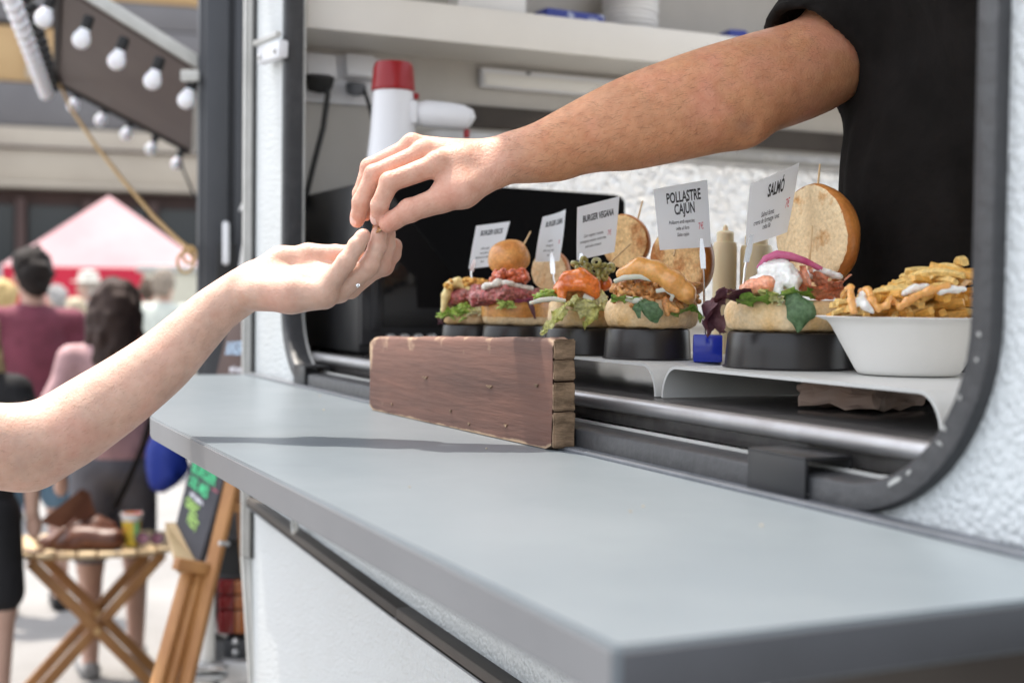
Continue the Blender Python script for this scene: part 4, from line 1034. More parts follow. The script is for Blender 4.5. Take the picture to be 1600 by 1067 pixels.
def ribbon(s, path, w_px, th_px, m, root, name, closed=False):
    """flattened strip"""
    mb = MB(); pts = [Vector(s(*q)) for q in path]; rings = []
    for i, p in enumerate(pts):
        t = (pts[min(i+1, len(pts)-1)]-pts[max(i-1, 0)]).normalized(); a = Vector(s.f).cross(t)
        if a.length < .2: a = Vector((0, 0, 1)).cross(t)
        a.normalize(); b = t.cross(a).normalized(); e = .55+.45*math.sin(math.pi*(i+.5)/len(pts))
        rings.append([mb.bm.verts.new(p+(b*math.cos(x)*w_px*.5+a*math.sin(x)*th_px*.5)*s.k*e) for x in [2*math.pi*j/8 for j in range(8)]])
    for i in range(len(rings)-1):
        for j in range(8): mb.bm.faces.new((rings[i][j], rings[i][(j+1) % 8], rings[i+1][(j+1) % 8], rings[i+1][j]))
    mb.bm.faces.new(rings[0]); mb.bm.faces.new(rings[-1])
    return obj(name, mb, m, root, angle=80)

# ---------------- salmon burger (nearest)
s1 = Spot(1232, 579, 207, 520); tin(s1, 'widest round black stand, under the salmon burger')
b = thing('burger', s1.top, 'open salmon burger with white cream and purple lettuce beside the fries', 'burger', 'open burgers on display')
bottom_bun(s1, 1230, 474, 521, 196, b, 0.0)
top_bun(s1, 1266, 371, -.030, (.76, .06, -.65), 84, b, .66)
leaf(s1, [(1190, 462, .045), (1150, 462, .058), (1125, 468, .060), (1108, 490, .060), (1106, 522, .058)], [26, 34, 38, 34, 12], 'red_lettuce', b, ruffle=.005, side=(.1, .35, .9), seed=3)
leaf(s1, [(1140, 452, .03), (1118, 470, .055), (1115, 500, .060), (1128, 520, .058)], [20, 34, 36, 10], 'red_lettuce', b, ruffle=.005, side=(.8, .2, .5), seed=9)
leaf(s1, [(1150, 470, .050), (1180, 468, .062), (1215, 464, .066), (1250, 460, .064), (1280, 455, .055)], [20, 30, 30, 28, 16], 'lettuce_green', b, ruffle=.0045, freq=13, side=(0, .5, .85), seed=5)
leaf(s1, [(1175, 455, .052), (1200, 462, .068), (1222, 472, .074)], [16, 24, 14], 'lettuce_yellow', b, ruffle=.004, freq=12, side=(.3, .5, .8), seed=6)
leaf(s1, [(1240, 455, .066), (1248, 470, .080), (1250, 492, .084), (1246, 520, .080)], [18, 44, 42, 4], 'spinach', b, 'spinach_leaf', ruffle=.003, freq=5, side=(1, 0, .2), seed=2, cup=-.004)
blob(s1, [(1178, 448, .050, 1200, 446, .056, 13, 14), (1165, 452, .040, 1180, 448, .05, 10, 12)], 'salmon', b, 'salmon_piece', nz=(.0014, 120))
blob(s1, [(1198, 424, .035, 1228, 424, .045, 14, 15), (1192, 436, .045, 1240, 440, .056, 11, 12), (1228, 424, .045, 1248, 436, .050, 12, 9), (1178, 440, .042, 1166, 456, .044, 8, 4), (1214, 446, .060, 1220, 472, .068, 9, 4), (1236, 444, .058, 1244, 460, .064, 8, 4), (1204, 412, .028, 1226, 410, .030, 8, 7), (1195, 444, .056, 1192, 458, .060, 6, 4), (1215, 430, .02, 22)], 'cream_sauce', b, 'cream_sauce', nz=(.0016, 130), k=.005)
for pts, sd, sd2 in (([(1250, 420, .052), (1256, 440, .060), (1268, 455, .060), (1285, 458, .054), (1312, 448, .045), (1320, 436, .040)], (.2, .6, .7), 1),
                 ([(1262, 425, .040), (1280, 440, .050), (1298, 452, .050), (1318, 456, .040)], (.1, .7, .7), 4)):
    leaf(s1, pts, [22, 26, 34, 34, 30, 20][:len(pts)], 'salmon', b, 'salmon_slice', ruffle=.005, freq=6, side=sd, seed=sd2, thick=.0028)
blob(s1, [(1280, 424, .030, 1312, 432, .030, 7, 5), (1268, 428, .040, 8)], 'cream_sauce', b, 'cream_dab')
ribbon(s1, [(1185, 420, .03), (1196, 404, .034), (1214, 397, .034), (1235, 400, .036), (1258, 408, .036), (1284, 421, .034)], 6, 12, 'red_onion', b, 'onion_strip')
ribbon(s1, [(1212, 407, .03), (1238, 404, .030), (1270, 412, .030)], 7, 9, 'red_onion', b, 'onion_strip')
stick(s1, (1263, 425, .02), (1269, 353, .016), b); stick(s1, (1278, 290, -.045), (1281, 257, -.05), b)

# ---------------- cajun chicken burger
s2 = Spot(1011, 563, 140, 514); tin(s2, 'round black stand under the chicken burger, beside the blue block')
b = thing('burger', s2.top, 'open pulled-chicken burger with a thick orange sauce stroke', 'burger', 'open burgers on display')
bottom_bun(s2, 1018, 470, 515, 146, b, 0)
top_bun(s2, 1058, 408, -.036, (.74, .05, -.67), 63, b, .66, 'bun_crumb_toast')
rr = random.Random(4); parts = []
for i in range(46):
    x = rr.uniform(955, 1092); y = 448+rr.uniform(-14, 26)+(x-1020)**2*.002; a = rr.uniform(0, 6.28); l = rr.uniform(4, 12); w = .055-((x-1020)/75)**2*.03+rr.uniform(-.012, .010)
    parts.append((x, y, w, x+math.cos(a)*l, y+math.sin(a)*l*.7, w+rr.uniform(-.004, .006), rr.uniform(3, 6.5), rr.uniform(2, 4)))
parts += [(990, 455, .03, 26), (1030, 452, .03, 28), (1062, 465, .025, 24)]
blob(s2, parts, 'chicken', b, 'pulled_chicken', nz=(.0012, 260), k=.0025)
blob(s2, [(972, 428, .048, 1000, 418, .056, 9, 15), (1000, 418, .056, 1025, 424, .062, 15, 15), (1025, 424, .062, 1052, 440, .066, 15, 16), (1052, 440, .066, 1073, 458, .066, 16, 13), (1073, 458, .066, 1078, 466, .062, 13, 9)], 'cajun_sauce', b, 'sauce', nz=(.0009, 70), k=.008)
ribbon(s2, [(960, 440, .052), (975, 434, .062), (1000, 432, .066), (1022, 438, .066)], 5, 9, 'onion', b, 'onion_strip')
ribbon(s2, [(1025, 455, .066), (1040, 452, .070), (1052, 460, .070), (1048, 470, .068)], 4, 9, 'onion', b, 'onion_strip')
ribbon(s2, [(978, 466, .066), (992, 470, .072), (1004, 468, .072)], 6, 10, 'onion', b, 'onion_strip')
leaf(s2, [(955, 466, .055), (980, 468, .068), (1005, 470, .072)], [12, 16, 8], 'lettuce_green', b, ruffle=.003, side=(0, .6, .8), seed=8)
leaf(s2, [(1003, 468, .070), (1012, 474, .080), (1020, 488, .084), (1026, 505, .080)], [10, 26, 30, 6], 'spinach', b, 'spinach_leaf', ruffle=.002, freq=5, side=(1, .2, .2), seed=1)
leaf(s2, [(1000, 470, .068), (996, 480, .078), (999, 497, .080)], [8, 16, 4], 'spinach', b, 'spinach_leaf', ruffle=.002, freq=5, side=(1, 0, .2), seed=4)
leaf(s2, [(1040, 486, .068), (1060, 488, .070), (1085, 480, .058), (1096, 500, .05)], [10, 16, 16, 8], 'lettuce_green', b, ruffle=.003, side=(0, .6, .8), seed=11)
blob(s2, [(1040, 470, .070, 1043, 490, .076, 6, 4), (1048, 480, .070, 1060, 486, .074, 6, 4)], 'chicken', b, 'chicken_strand')
stick(s2, (1053, 400, .0), (1059, 372, -.01), b)

# ---------------- vegan burger
s3 = Spot(908, 556, 120, 513); tin(s3, 'round black stand under the vegan burger, half behind the wooden board')
b = thing('burger', s3.top, 'open vegan burger topped with orange sauce and green olive slices', 'burger', 'open burgers on display')
bottom_bun(s3, 910, 472, 514, 108, b, 0)
top_bun(s3, 974, 378, -.05, (.55, .1, -.82), 44, b, .55, 'bun_crumb_toast')
blob(s3, [(902, 452, .02, 26), (920, 458, .035, 14), (885, 456, .035, 12)], 'chicken', b, 'patty', nz=(.002, 160))
blob(s3, [(872, 452, .040, 886, 436, .050, 8, 11), (886, 436, .050, 908, 430, .054, 11, 11), (908, 430, .052, 926, 444, .056, 11, 11), (926, 444, .056, 930, 462, .056, 10, 8), (878, 450, .050, 878, 464, .052, 9, 7), (885, 446, .054, 912, 446, .062, 9, 8), (912, 446, .062, 928, 456, .060, 8, 8), (945, 442, .03, 12)], 'orange_sauce', b, 'sauce', nz=(.001, 90), k=.004)
rr = random.Random(12)
for i in range(17):
    if i < 13: x, y, w = [(899, 413), (912, 408), (905, 420), (918, 418), (932, 410), (942, 416), (928, 424), (936, 428), (948, 424), (955, 418), (920, 430), (932, 438), (944, 432)][i]+(.045,)
    else: x, y, w = rr.uniform(895, 955), rr.uniform(412, 432), .030
    rd = 8.2*s3.k; q = Vector((rr.uniform(-1, 1), rr.uniform(-1, 1), rr.uniform(-.4, 1))).to_track_quat('Z', 'Y').to_matrix().to_4x4()
    prof = [(rd*.35, -rd*.35), (rd*.8, -rd*.4), (rd, -rd*.1), (rd*.97, rd*.2), (rd*.75, rd*.42), (rd*.35, rd*.38), (rd*.3, 0), (rd*.35, -rd*.35)]
    mb = MB(); mb.lathe(prof, 18, Matrix.Translation(Vector(s3(x, y, w+rr.uniform(-.004, .006)))) @ q, cap=False); obj('olive_slice', mb, 'olive', b)
leaf(s3, [(905, 470, .050), (885, 474, .064), (872, 490, .072), (862, 508, .076), (848, 518, .076)], [16, 34, 40, 30, 12], 'lettuce_yellow', b, ruffle=.005, freq=11, side=(.7, .5, .4), seed=2)
leaf(s3, [(890, 470, .060), (910, 476, .072), (925, 488, .074), (918, 508, .074)], [20, 40, 40, 10], 'lettuce_yellow', b, ruffle=.006, freq=12, side=(.8, .3, .4), seed=7)
leaf(s3, [(930, 452, .050), (938, 466, .062), (942, 480, .064)], [14, 24, 10], 'lettuce_yellow', b, ruffle=.004, freq=10, side=(.9, .2, .3), seed=13)
frisee(s3, 858, 458, .035, 10, 'lettuce_green', b, 9, 3, 13)
ribbon(s3, [(828, 474, .046), (845, 469, .056), (865, 467, .062), (884, 470, .064)], 4, 8, 'onion', b, 'onion_strip')
ribbon(s3, [(912, 462, .062), (924, 468, .066), (918, 478, .066)], 4, 10, 'onion', b, 'onion_strip')
stick(s3, (938, 425, .02), (984, 382, -.0), b); stick(s3, (996, 345, -.055), (1004, 314, -.06), b)

# ---------------- goat cheese burger
s4 = Spot(804, 547, 106, 509); tin(s4, 'round black stand under the goat cheese burger, behind the board')
b = thing('burger', s4.top, 'burger with a golden bun, goat cheese and red jam over a pink patty', 'burger', 'open burgers on display')
bottom_bun(s4, 806, 468, 509, 106, b, 0, 'bun_side', 'bun_crust_gold')
top_bun(s4, 796, 408, -.012, (-.12, .62, .75), 32, b, .95, 'bun_crumb', 'bun_crust_gold', sy=1.0)
top_bun(s4, 858, 424, -.035, (.55, .1, -.80), 34, b, .7)
blob(s4, [(745, 466, .03, 790, 458, .05, 13, 13), (790, 458, .05, 838, 462, .035, 13, 11), (790, 460, .01, 22), (820, 462, .01, 16)], 'beef', b, 'patty', nz=(.0026, 130), k=.008)
blob(s4, [(757, 448, .046, 778, 442, .056, 5, 6), (778, 442, .056, 798, 443, .056, 6, 4), (800, 445, .052, 830, 450, .044, 4, 4)], 'goat_cheese', b, 'goat_cheese', nz=(.0014, 160))
rr = random.Random(3); blob(s4, [(770+rr.uniform(0, 56), 432+rr.uniform(-8, 6), .045+rr.uniform(-.012, .010), rr.uniform(2.5, 6)) for i in range(70)]+[(785, 434, .035, 9), (800, 432, .035, 11), (815, 433, .035, 9)], 'tomato_jam', b, 'tomato_jam', nz=(.0012, 240), k=.003)
frisee(s4, 790, 470, .052, 8, 'lettuce_green', b, 6, 5, 12, .9)
leaf(s4, [(822, 464, .048), (830, 478, .056), (836, 498, .056)], [6, 9, 3], 'red_lettuce', b, 'onion_strip', ruffle=.001, side=(1, 0, .3), seed=4)
leaf(s4, [(800, 470, .054), (825, 469, .052), (845, 464, .040)], [5, 8, 4], 'red_onion', b, 'onion_strip', ruffle=.001, side=(0, .7, .7), seed=6)
stick(s4, (817, 385, -.01), (829, 362, -.02), b); stick(s4, (838, 442, .0), (852, 408, -.02), b)

# ---------------- kikos burger (farthest)
s5 = Spot(738, 543, 100, 508); tin(s5, 'farthest round black stand, left end of the burger row')
b = thing('burger', s5.top, 'burger topped with golden crunchy crumbs and melted cheese, left end of the row', 'burger', 'open burgers on display')
bottom_bun(s5, 738, 484, 509, 92, b, 0)
blob(s5, [(702, 468, .030, 745, 458, .048, 11, 12), (745, 458, .048, 775, 456, .03, 12, 10), (735, 462, .01, 22)], 'beef', b, 'patty', nz=(.0026, 130), k=.008)
rr = random.Random(8); blob(s5, [(730+rr.gauss(0, 16), 443+rr.uniform(-8, 7)+abs(rr.gauss(0, 1))*2, .04+rr.uniform(-.016, .010), rr.uniform(2.4, 4.5)) for i in range(75)]+[(730, 447, .02, 14), (745, 446, .02, 12)], 'crumbs', b, 'crunchy_crumbs', nz=(.0012, 330), k=.0015)
blob(s5, [(703, 447, .036, 715, 440, .042, 7, 7), (703, 447, .036, 697, 462, .042, 7, 6), (697, 462, .042, 692, 486, .044, 6, 4), (715, 442, .04, 735, 452, .05, 6, 4)], 'cheese', b, 'melted_cheese', nz=(.001, 120), k=.006)
frisee(s5, 705, 484, .040, 10, 'lettuce_green', b, 8, 21, 13, .9); frisee(s5, 727, 478, .046, 8, 'lettuce_green', b, 7, 22, 14, .9); frisee(s5, 748, 484, .046, 6, 'lettuce_yellow', b, 7, 23, 15, .9)
leaf(s5, [(700, 482, .030), (690, 492, .034), (688, 506, .034)], [10, 16, 6], 'red_lettuce', b, ruffle=.003, side=(.8, .2, .5), seed=5)
blob(s5, [(736, 460, .052, 3.2), (739, 463, .053, 2.6)], 'goat_cheese', b, 'cheese_crumb')

# ---------------- cards on clips
def card(name, corners, d, dz, title, lines, price, lab, curl=.004, tsize=.17, tx=.5, ty=.2, lx=.40, ly0=.56, lstep=.10, lsize=.085, px_=.80, py_=.62):
    """corners TL,TR,BR,BL pixels; dz: how much farther the right edge stands"""
    tl, tr_, br, bl = [Vector(P(x, y, d=d+(dz if i in (1, 2) else 0))) for i, (x, y) in enumerate(corners)]
    nrm = (tr_-tl).cross(bl-tl).normalized()
    if nrm.dot(Vector(EYE)-tl) < 0: nrm = -nrm
    def at(u, v): return (tl*(1-u)+tr_*u)*(1-v)+(bl*(1-u)+br*u)*v+nrm*(curl*(math.sin(math.pi*u)*.7+.5*math.sin(math.pi*v)*(u-.5)))
    root = thing('menu_card', (bl+br)/2, lab, 'sign', 'printed burger cards')
    mb = MB(); mb.grid(at, 12, 12); bmesh.ops.solidify(mb.bm, geom=mb.bm.faces[:], thickness=.0005); obj('paper', mb, 'card', root)
    Wd = (tr_-tl).length; Hd = (bl-tl).length; asp = Hd/Wd
    def put(body, u, v, size, m, nm, sx=.62, bold=0.0, shear=0):
        me = text_mesh(body, size, sx, bold=bold, shear=shear)
        for q in me.vertices:
            uu, vv = u+q.co.x, v-q.co.y/asp; q.co = at(uu, vv)+nrm*.0007
        obj(nm, me, m, root)
    for i, t in enumerate(title): put(t, tx, ty+i*.19, tsize*1.25, 'ink', 'title_lettering', .50, .006)
    for i, t in enumerate(lines): put(t, lx, ly0+i*lstep, lsize, 'ink', 'small_lettering', .62, .001, .25)
    put(price, px_, py_, .15, 'ink_red', 'price_lettering', .6)
    return at, nrm
def clip(tip, body, foot, d, lab, blue=False):
    """crocodile clip: tip/body pixels, foot pixel of the rod"""
    t, b0, ft_ = [Vector(P(x, y, d=d)) for x, y in (tip, body, foot)]
    ft_.z = RZ+.010 if blue else ft_.z
    root = thing('card_clip', (ft_.x, ft_.y, ft_.z), lab, 'clip', 'wire stands holding the cards')
    ax = (t-b0).normalized(); sd = Vector(P(tip[0]+10, tip[1], d=d)-P(*tip, d=d)).normalized(); fw = Vector(EYE)-t; fw = (fw-ax*fw.dot(ax)).normalized()
    l = (t-b0).length
    for sg in (1, -1):
        mb = MB(); o = fw*(.0018*sg)
        mb.prism([t+o*.5-sd*.0018, t+o*.5+sd*.0018, b0+ax*l*.45+o*1.4+sd*.0036, b0+o*1.8+sd*.0030, b0+o*1.8-sd*.0030, b0+ax*l*.45+o*1.4-sd*.0036], fw*(.0009*sg)); obj('jaw', mb, 'chrome', root)
    mb = MB(); mb.tube([b0+ax*l*.38-sd*.003, b0+ax*l*.38+sd*.003], .0026, 10); obj('spring', mb, 'chrome', root)
    mb = MB(); mb.tube([b0+ax*l*.2, b0-ax*l*.25, (b0+ft_)/2, ft_], .0014, 8); obj('rod', mb, 'chrome', root)
    if blue:
        return root, ft_
    return root, ft_
card('kikos', [(744, 353), (797, 346), (777, 415), (732, 420)], s5.d-.01, .02, ['BURGER KIKOS'], ['100% vedella', 'sense gluten', 'Maionesa de mostassa,', 'kikos'], '7€', 'small white card reading BURGER KIKOS, leftmost of the cards', tsize=.155)
clip((741, 405), (737, 424), (737, 446), s5.d-.015, 'silver clip holding the BURGER KIKOS card')
card('cabra', [(848, 339), (884, 327), (874, 408), (836, 409)], s4.d-.02, .035, ['BURGER CABRA'], ['vedella,', 'formatge de', 'cabra, ruca i confi-', 'tura'], '7€', 'narrow curled white card reading BURGER CABRA', tsize=.155, curl=.006)
clip((862, 395), (864, 428), (868, 452), s4.d-.03, 'silver clip holding the BURGER CABRA card')
card('vegana', [(902, 324), (968, 307), (960, 394), (901, 407)], s3.d-.01, .02, ['BURGER VEGANA'], ['Carn vegetal, cruixent,', 'tomaquet, enciam, verduretes,', 'amb salsa romesco'], '7€', 'white card reading BURGER VEGANA above the olives', tsize=.15, ty=.26, ly0=.58)
clip((908, 396), (909, 414), (909, 432), s3.d-.015, 'silver clip mostly hidden by the olives, holding the BURGER VEGANA card')
card('pollastre', [(1021, 296), (1105, 281), (1111, 386), (1031, 391)], s2.d-.03, .01, ['POLLASTRE', 'CAJÚN'], ['Pollastre amb especies,', 'ceba al forn', 'Salsa cajún'], '7€', 'white card reading POLLASTRE CAJÚN', tsize=.20, ty=.20, tx=.53, ly0=.58, px_=.82, py_=.68, lx=.46)
r2, ft2 = clip((1096, 373), (1099, 420), (1103, 500), s2.d-.05, 'silver clip on a wire rising from a blue block, holding the POLLASTRE card', True)
c = P(1105, 566, z=RZ); vd = _n(np.array([c[0], c[1], 0])); c = c+vd*.018; w = 60*1.5/F_PX
mb = MB(); mb.box((c[0], c[1], RZ+.0165), (w*.95, w*.80, .033), Matrix.Rotation(R(-32), 3, 'Z'), bevel=.002)
for i in (-1, 0, 1): pass
obj('base_block', mb, 'blue_glass', r2)
card('salmo', [(1172, 288), (1249, 254), (1230, 363), (1165, 384)], s1.d-.02, .05, ['SALMÓ'], ['Salmó fumat,', 'crema de formatge i anet,', 'ceba lila'], '7€', 'tilted white card reading SALMÓ before the big bun', tsize=.17, ty=.24, tx=.52, ly0=.58, px_=.84, py_=.55)
clip((1175, 367), (1166, 410), (1160, 455), s1.d-.035, 'silver clip holding the SALMÓ card')

# ---------------- squeeze bottles
for px, ptop, pbot, w, tipy, lab in ((1132, 378, 445, 37, 352, 'cream squeeze bottle with a pointed nozzle, between the two right-hand cards'), (1181, 383, 440, 50, 360, 'squat cream squeeze bottle behind the SALMÓ card clip')):
    d = 1.86; k = d/F_PX; c = P(px, pbot, d=d); r = w*k/2; z1 = P(px, ptop, d=d)[2]; zt = P(px, tipy, d=d)[2]
    root = thing('squeeze_bottle', (c[0], c[1], RZ), lab, 'bottle', 'sauce bottles')
    m = Matrix.Translation((c[0], c[1], 0)); zb = 1.4375
    mb = MB(); mb.lathe([(r*.9, zb), (r, zb+.004), (r, z1-.008), (r*.92, z1-.001), (r*.7, z1)], 32, m); obj('body', mb, 'squeeze_cream', root)
    mb = MB(); mb.lathe([(r*.72, z1), (r*.72, z1+.012), (r*.62, z1+.014), (r*.25, z1+.016), (r*.22, zt-.003), (r*.10, zt)], 28, m); obj('nozzle_cap', mb, 'squeeze_cream', root)
# ---------------- bowl of fries
f = P(1418, 590, z=RZ); vd = _n(np.array([f[0], f[1], 0])); rv = np.array([vd[1], -vd[0], 0]); bc = f+vd*.048; kb = 1.33/F_PX
bw = thing('fries_bowl', (bc[0], bc[1], RZ), 'white oval paper bowl on the riser beside the window frame, full of fries', 'bowl')
q = Matrix((Vector(rv), Vector(vd), Vector((0, 0, 1)))).transposed().to_4x4(); m = Matrix.Translation((bc[0], bc[1], RZ)) @ q
mb = MB(); H_ = .0590
mb.lathe([(.004, .0008), (.046, .0005), (.050, .002), (.053, .006), (.078, H_*.86), (.082, H_*.93), (.092, H_*.985), (.0935, H_), (.092, H_*1.012), (.081, H_*.985), (.076, H_*.90), (.050, .010), (.004, .008)], 56, m, sy=.80)
obj('shell', mb, 'bowl_white', bw)
def fry_mesh(l, w, bend, tw):
    mb = MB(); rings = []
    for i in range(7):
        t = i/6; x = (t-.5)*l; z = bend*(1-(2*t-1)**2); ww = w*(.8+.25*math.sin(t*3+tw)); a = tw*t
        ring = [mb.bm.verts.new((x, (cy*math.cos(a)-cz*math.sin(a))*ww*.5, z+(cy*math.sin(a)+cz*math.cos(a))*ww*.5)) for cy, cz in ((-.7, -1), (.7, -1), (1, -.7), (1, .7), (.7, 1), (-.7, 1), (-1, .7), (-1, -.7))]
        rings.append(ring)
    for i in range(6):
        for j in range(8): mb.bm.faces.new((rings[i][j], rings[i][(j+1) % 8], rings[i+1][(j+1) % 8], rings[i+1][j]))
    mb.bm.faces.new(rings[0]); mb.bm.faces.new(rings[-1])
    me = mb.mesh('french_fry', True, 40); return me
fm = [fry_mesh(random.uniform(.036, .066), random.uniform(.0060, .0095), random.uniform(-.002, .005), random.uniform(-.6, .6)) for _ in range(8)]
for i, me in enumerate(fm): me.materials.append(MAT['fry' if i % 2 else 'fry_pale'])
rr = random.Random(31)
for i in range(190):
    a = rr.uniform(0, 6.283); rad = math.sqrt(rr.random())*.056; u, w_ = rad*math.cos(a), rad*math.sin(a)*.68
    hmax = .015+.052*max(0, min(1, (u+.055)/.105))**1.2*(1-(w_/.075)**2)
    z = RZ+H_*.93+hmax*(i/190.0)
    p = bc+rv*u+vd*w_
    o = obj('french_fry', fm[rr.randrange(8)], None, label='golden french fry heaped in the white oval bowl', cat='french fry', group='fries in the bowl')
    o.location = (p[0], p[1], z); o.rotation_euler = (rr.uniform(-.5, .5), rr.uniform(-.28, .28), rr.uniform(0, 6.28))
fs = Spot(1418, 590, 100, 540); fs.d = 1.345
for n_, (pts, mm) in enumerate((([(1318, 462, .0), (1322, 452, .02), (1330, 450, .03), (1330, 470, .045), (1334, 486, .05)], 'cajun_sauce'), ([(1338, 474, .045), (1348, 462, .03), (1352, 478, .05), (1362, 486, .05)], 'cream_sauce'),
                 ([(1345, 456, .02), (1356, 454, .03), (1362, 470, .045), (1372, 482, .05), (1385, 478, .05), (1392, 465, .045)], 'cajun_sauce'), ([(1412, 458, .04), (1430, 450, .04), (1448, 448, .04)], 'cream_sauce'), ([(1395, 470, .04), (1405, 480, .05), (1418, 470, .05), (1450, 455, .05), (1480, 448, .05)], 'cajun_sauce'), ([(1470, 455, .05), (1490, 453, .05), (1505, 452, .05)], 'cream_sauce'))):
    dz = blob(fs, [(*pts[i], *pts[i+1], 5.2-.6*(i % 2), 4.6+.6*(i % 2)) for i in range(len(pts)-1)], mm, None, 'sauce_drizzle', nz=(.0016, 110), k=.004)
    tag(dz, label='%s sauce drizzled over the fries' % ('white' if mm == 'cream_sauce' else 'orange'), cat='sauce', group='%s sauce on the fries' % ('white' if mm == 'cream_sauce' else 'orange'))
# ------------------------------------------------------------------ second truck behind the trailer
mat('truck_grey', (0.040, 0.043, 0.050), 0.45, col2=(0.052, 0.055, 0.063), nscale=3)
mat('truck_dark', (0.012, 0.012, 0.013), 0.6)
mat('hatch_brown', (0.085, 0.062, 0.056), 0.6, col2=(0.07, 0.05, 0.046), nscale=3)
mat('bulb_white', (0.80, 0.80, 0.84), 0.3, sss=0.3)
mat('rope_tan', (0.50, 0.33, 0.14), 0.8, col2=(0.36, 0.22, 0.09), nscale=120, bump=0.6, bscale=300)
mat('light_red', (0.16, 0.008, 0.01), 0.2, coat=0.5); mat('light_amber', (0.30, 0.085, 0.012), 0.2, coat=0.5)
mat('galvanised', (0.55, 0.56, 0.57), 0.4, metal=0.8, col2=(0.42, 0.43, 0.44), nscale=30)
ta = R(11.9); ea = np.array([-math.cos(ta), math.sin(ta), 0]); eb = np.array([math.sin(ta), math.cos(ta), 0]); ez = np.array([0, 0, 1.])
O2 = P(307, 460, d=3.66); O2[2] = 0
def t2(a, b, z): return O2+ea*a+eb*b+ez*z
rot2 = Matrix((Vector(ea), Vector(eb), Vector((0, 0, 1)))).transposed()
tk = thing('parked_truck', t2(1.5, 1.0, 0), 'dark grey catering truck with a flat door end, parked behind the trailer', 'truck')
mb = MB(); mb.box(t2(1.5, 1.0, 1.86), (3.0, 2.0, 2.0), rot2, bevel=.02); bd2 = obj('body', mb, 'truck_grey', tk)
for b0, b1, z0, z1, nm in ((.02, .085, .90, 2.84, 'corner_post'), (.10, .155, .90, 2.84, 'door_post'), (.175, .95, .90, 2.84, 'door')):
    mb = MB(); mb.box(t2(-.012 if nm != 'door' else -.006, (b0+b1)/2, (z0+z1)/2), (.03, b1-b0, z1-z0), rot2, bevel=.006); dd = obj(nm, mb, 'truck_grey', tk)
hp = P(353, 382, x=t2(-.05, .2, 0)[0]); k = 3.62/F_PX
mb = MB(); q = [P(353, y, d=3.58) for y in (350, 352, 366, 396, 408, 411)]; off = [0.03, 0, 0, 0, 0, 0.03]
mb.tube([p+ea*o for p, o in zip(q, off)], .0095, 10); obj('handle', mb, 'plastic_white', dd)
c = P(354, 408, d=3.60); mb = MB(); mb.box(c, (.012, .052, .098), rot2, bevel=.003); obj('lock_plate', mb, 'truck_dark', dd)
mb = MB(); mb.box(t2(1.5, 1.0, .72), (2.9, 1.9, .3), rot2, bevel=.02); obj('chassis', mb, 'truck_dark', tk)
for a in (.6, 2.4):
    for b in (.16, 1.85):
        mb = MB(); m = Matrix.Translation(Vector(t2(a, b, .34))) @ rot2.to_4x4() @ Matrix.Rotation(R(90), 4, 'X')
        mb.lathe([(.20, -.09), (.32, -.10), (.345, -.07), (.345, .07), (.32, .10), (.20, .09)], 32, m); w_ = obj('wheel', mb, 'truck_dark', tk)
        mb = MB(); mb.lathe([(.02, -.08), (.19, -.085), (.20, -.06), (.20, .06), (.19, .085), (.02, .08)], 24, m); obj('rim', mb, 'galvanised', w_)
def boxpx(x0, y0, x1, y1, d, th, m, name, root, bevel=.004):
    a, b = P(x0, y0, d=d), P(x1, y1, d=d); c = (a+b)/2; w = np.linalg.norm((b-a)[:2]); h = abs(a[2]-b[2])
    v = _n(np.array([(b-a)[0], (b-a)[1], 0])); r_ = Matrix((Vector(v), Vector((0, 0, 1)).cross(Vector(v)), Vector((0, 0, 1)))).transposed()
    mb = MB(); mb.box(c, (w, th, h), r_, bevel=bevel); return obj(name, mb, m, root)
lt2 = boxpx(334, 898, 402, 1000, 3.60, .04, 'truck_dark', 'light_housing', tk)
for i, (y0, y1) in enumerate(((905, 927), (929, 950), (952, 988))):
    boxpx(342, y0, 367, y1, 3.575, .03, 'light_red', 'tail_light', lt2, .003); boxpx(368, y0, 392, y1, 3.576, .03, 'light_amber', 'indicator_light', lt2, .003)
boxpx(352, 996, 400, 1026, 3.58, .05, 'truck_grey', 'bumper_block', tk)
for y in (1002, 1018):
    mb = MB(); c = P(368, y, d=3.55); mb.ball(c, .010, 1); obj('bumper_lamp', mb, 'galvanised', tk)
mb = MB(); mb.tube([P(330, 905, d=3.57), P(333, 960, d=3.57), P(340, 985, d=3.57), P(356, 992, d=3.57)], .007, 8); obj('light_guard', mb, 'galvanised', tk)
# support leg with clamp
sl2 = thing('support_leg', (*P(322, 1100, d=3.5)[:2], 0), 'pale metal support post with a chrome clamp behind the easel', 'post')
p0 = P(323, 890, d=3.5); mb = MB(); mb.tube([p0, (p0[0], p0[1], .03)], .022, 16); obj('post', mb, 'plastic_cream', sl2)
mb = MB(); mb.lathe([(.09, .001), (.09, .008), (.03, .02), (.02, .05)], 20, Matrix.Translation((p0[0], p0[1], 0))); obj('foot_plate', mb, 'galvanised', sl2)
c = P(322, 1045, d=3.5)
for i, (dx, dz) in enumerate(((0, .012), (0, -.016))):
    mb = MB(); mb.box((c[0]+.012, c[1], c[2]+dz), (.05, .085, .018), rot2, bevel=.003); obj('clamp', mb, 'galvanised', sl2)
mb = MB(); mb.tube([P(296, 1042, d=3.47), P(350, 1044, d=3.47)], .005, 8); obj('clamp_bolt', mb, 'chrome', sl2)
boxpx(345, 1030, 402, 1067, 3.52, .05, 'galvanised', 'tow_bracket', tk)

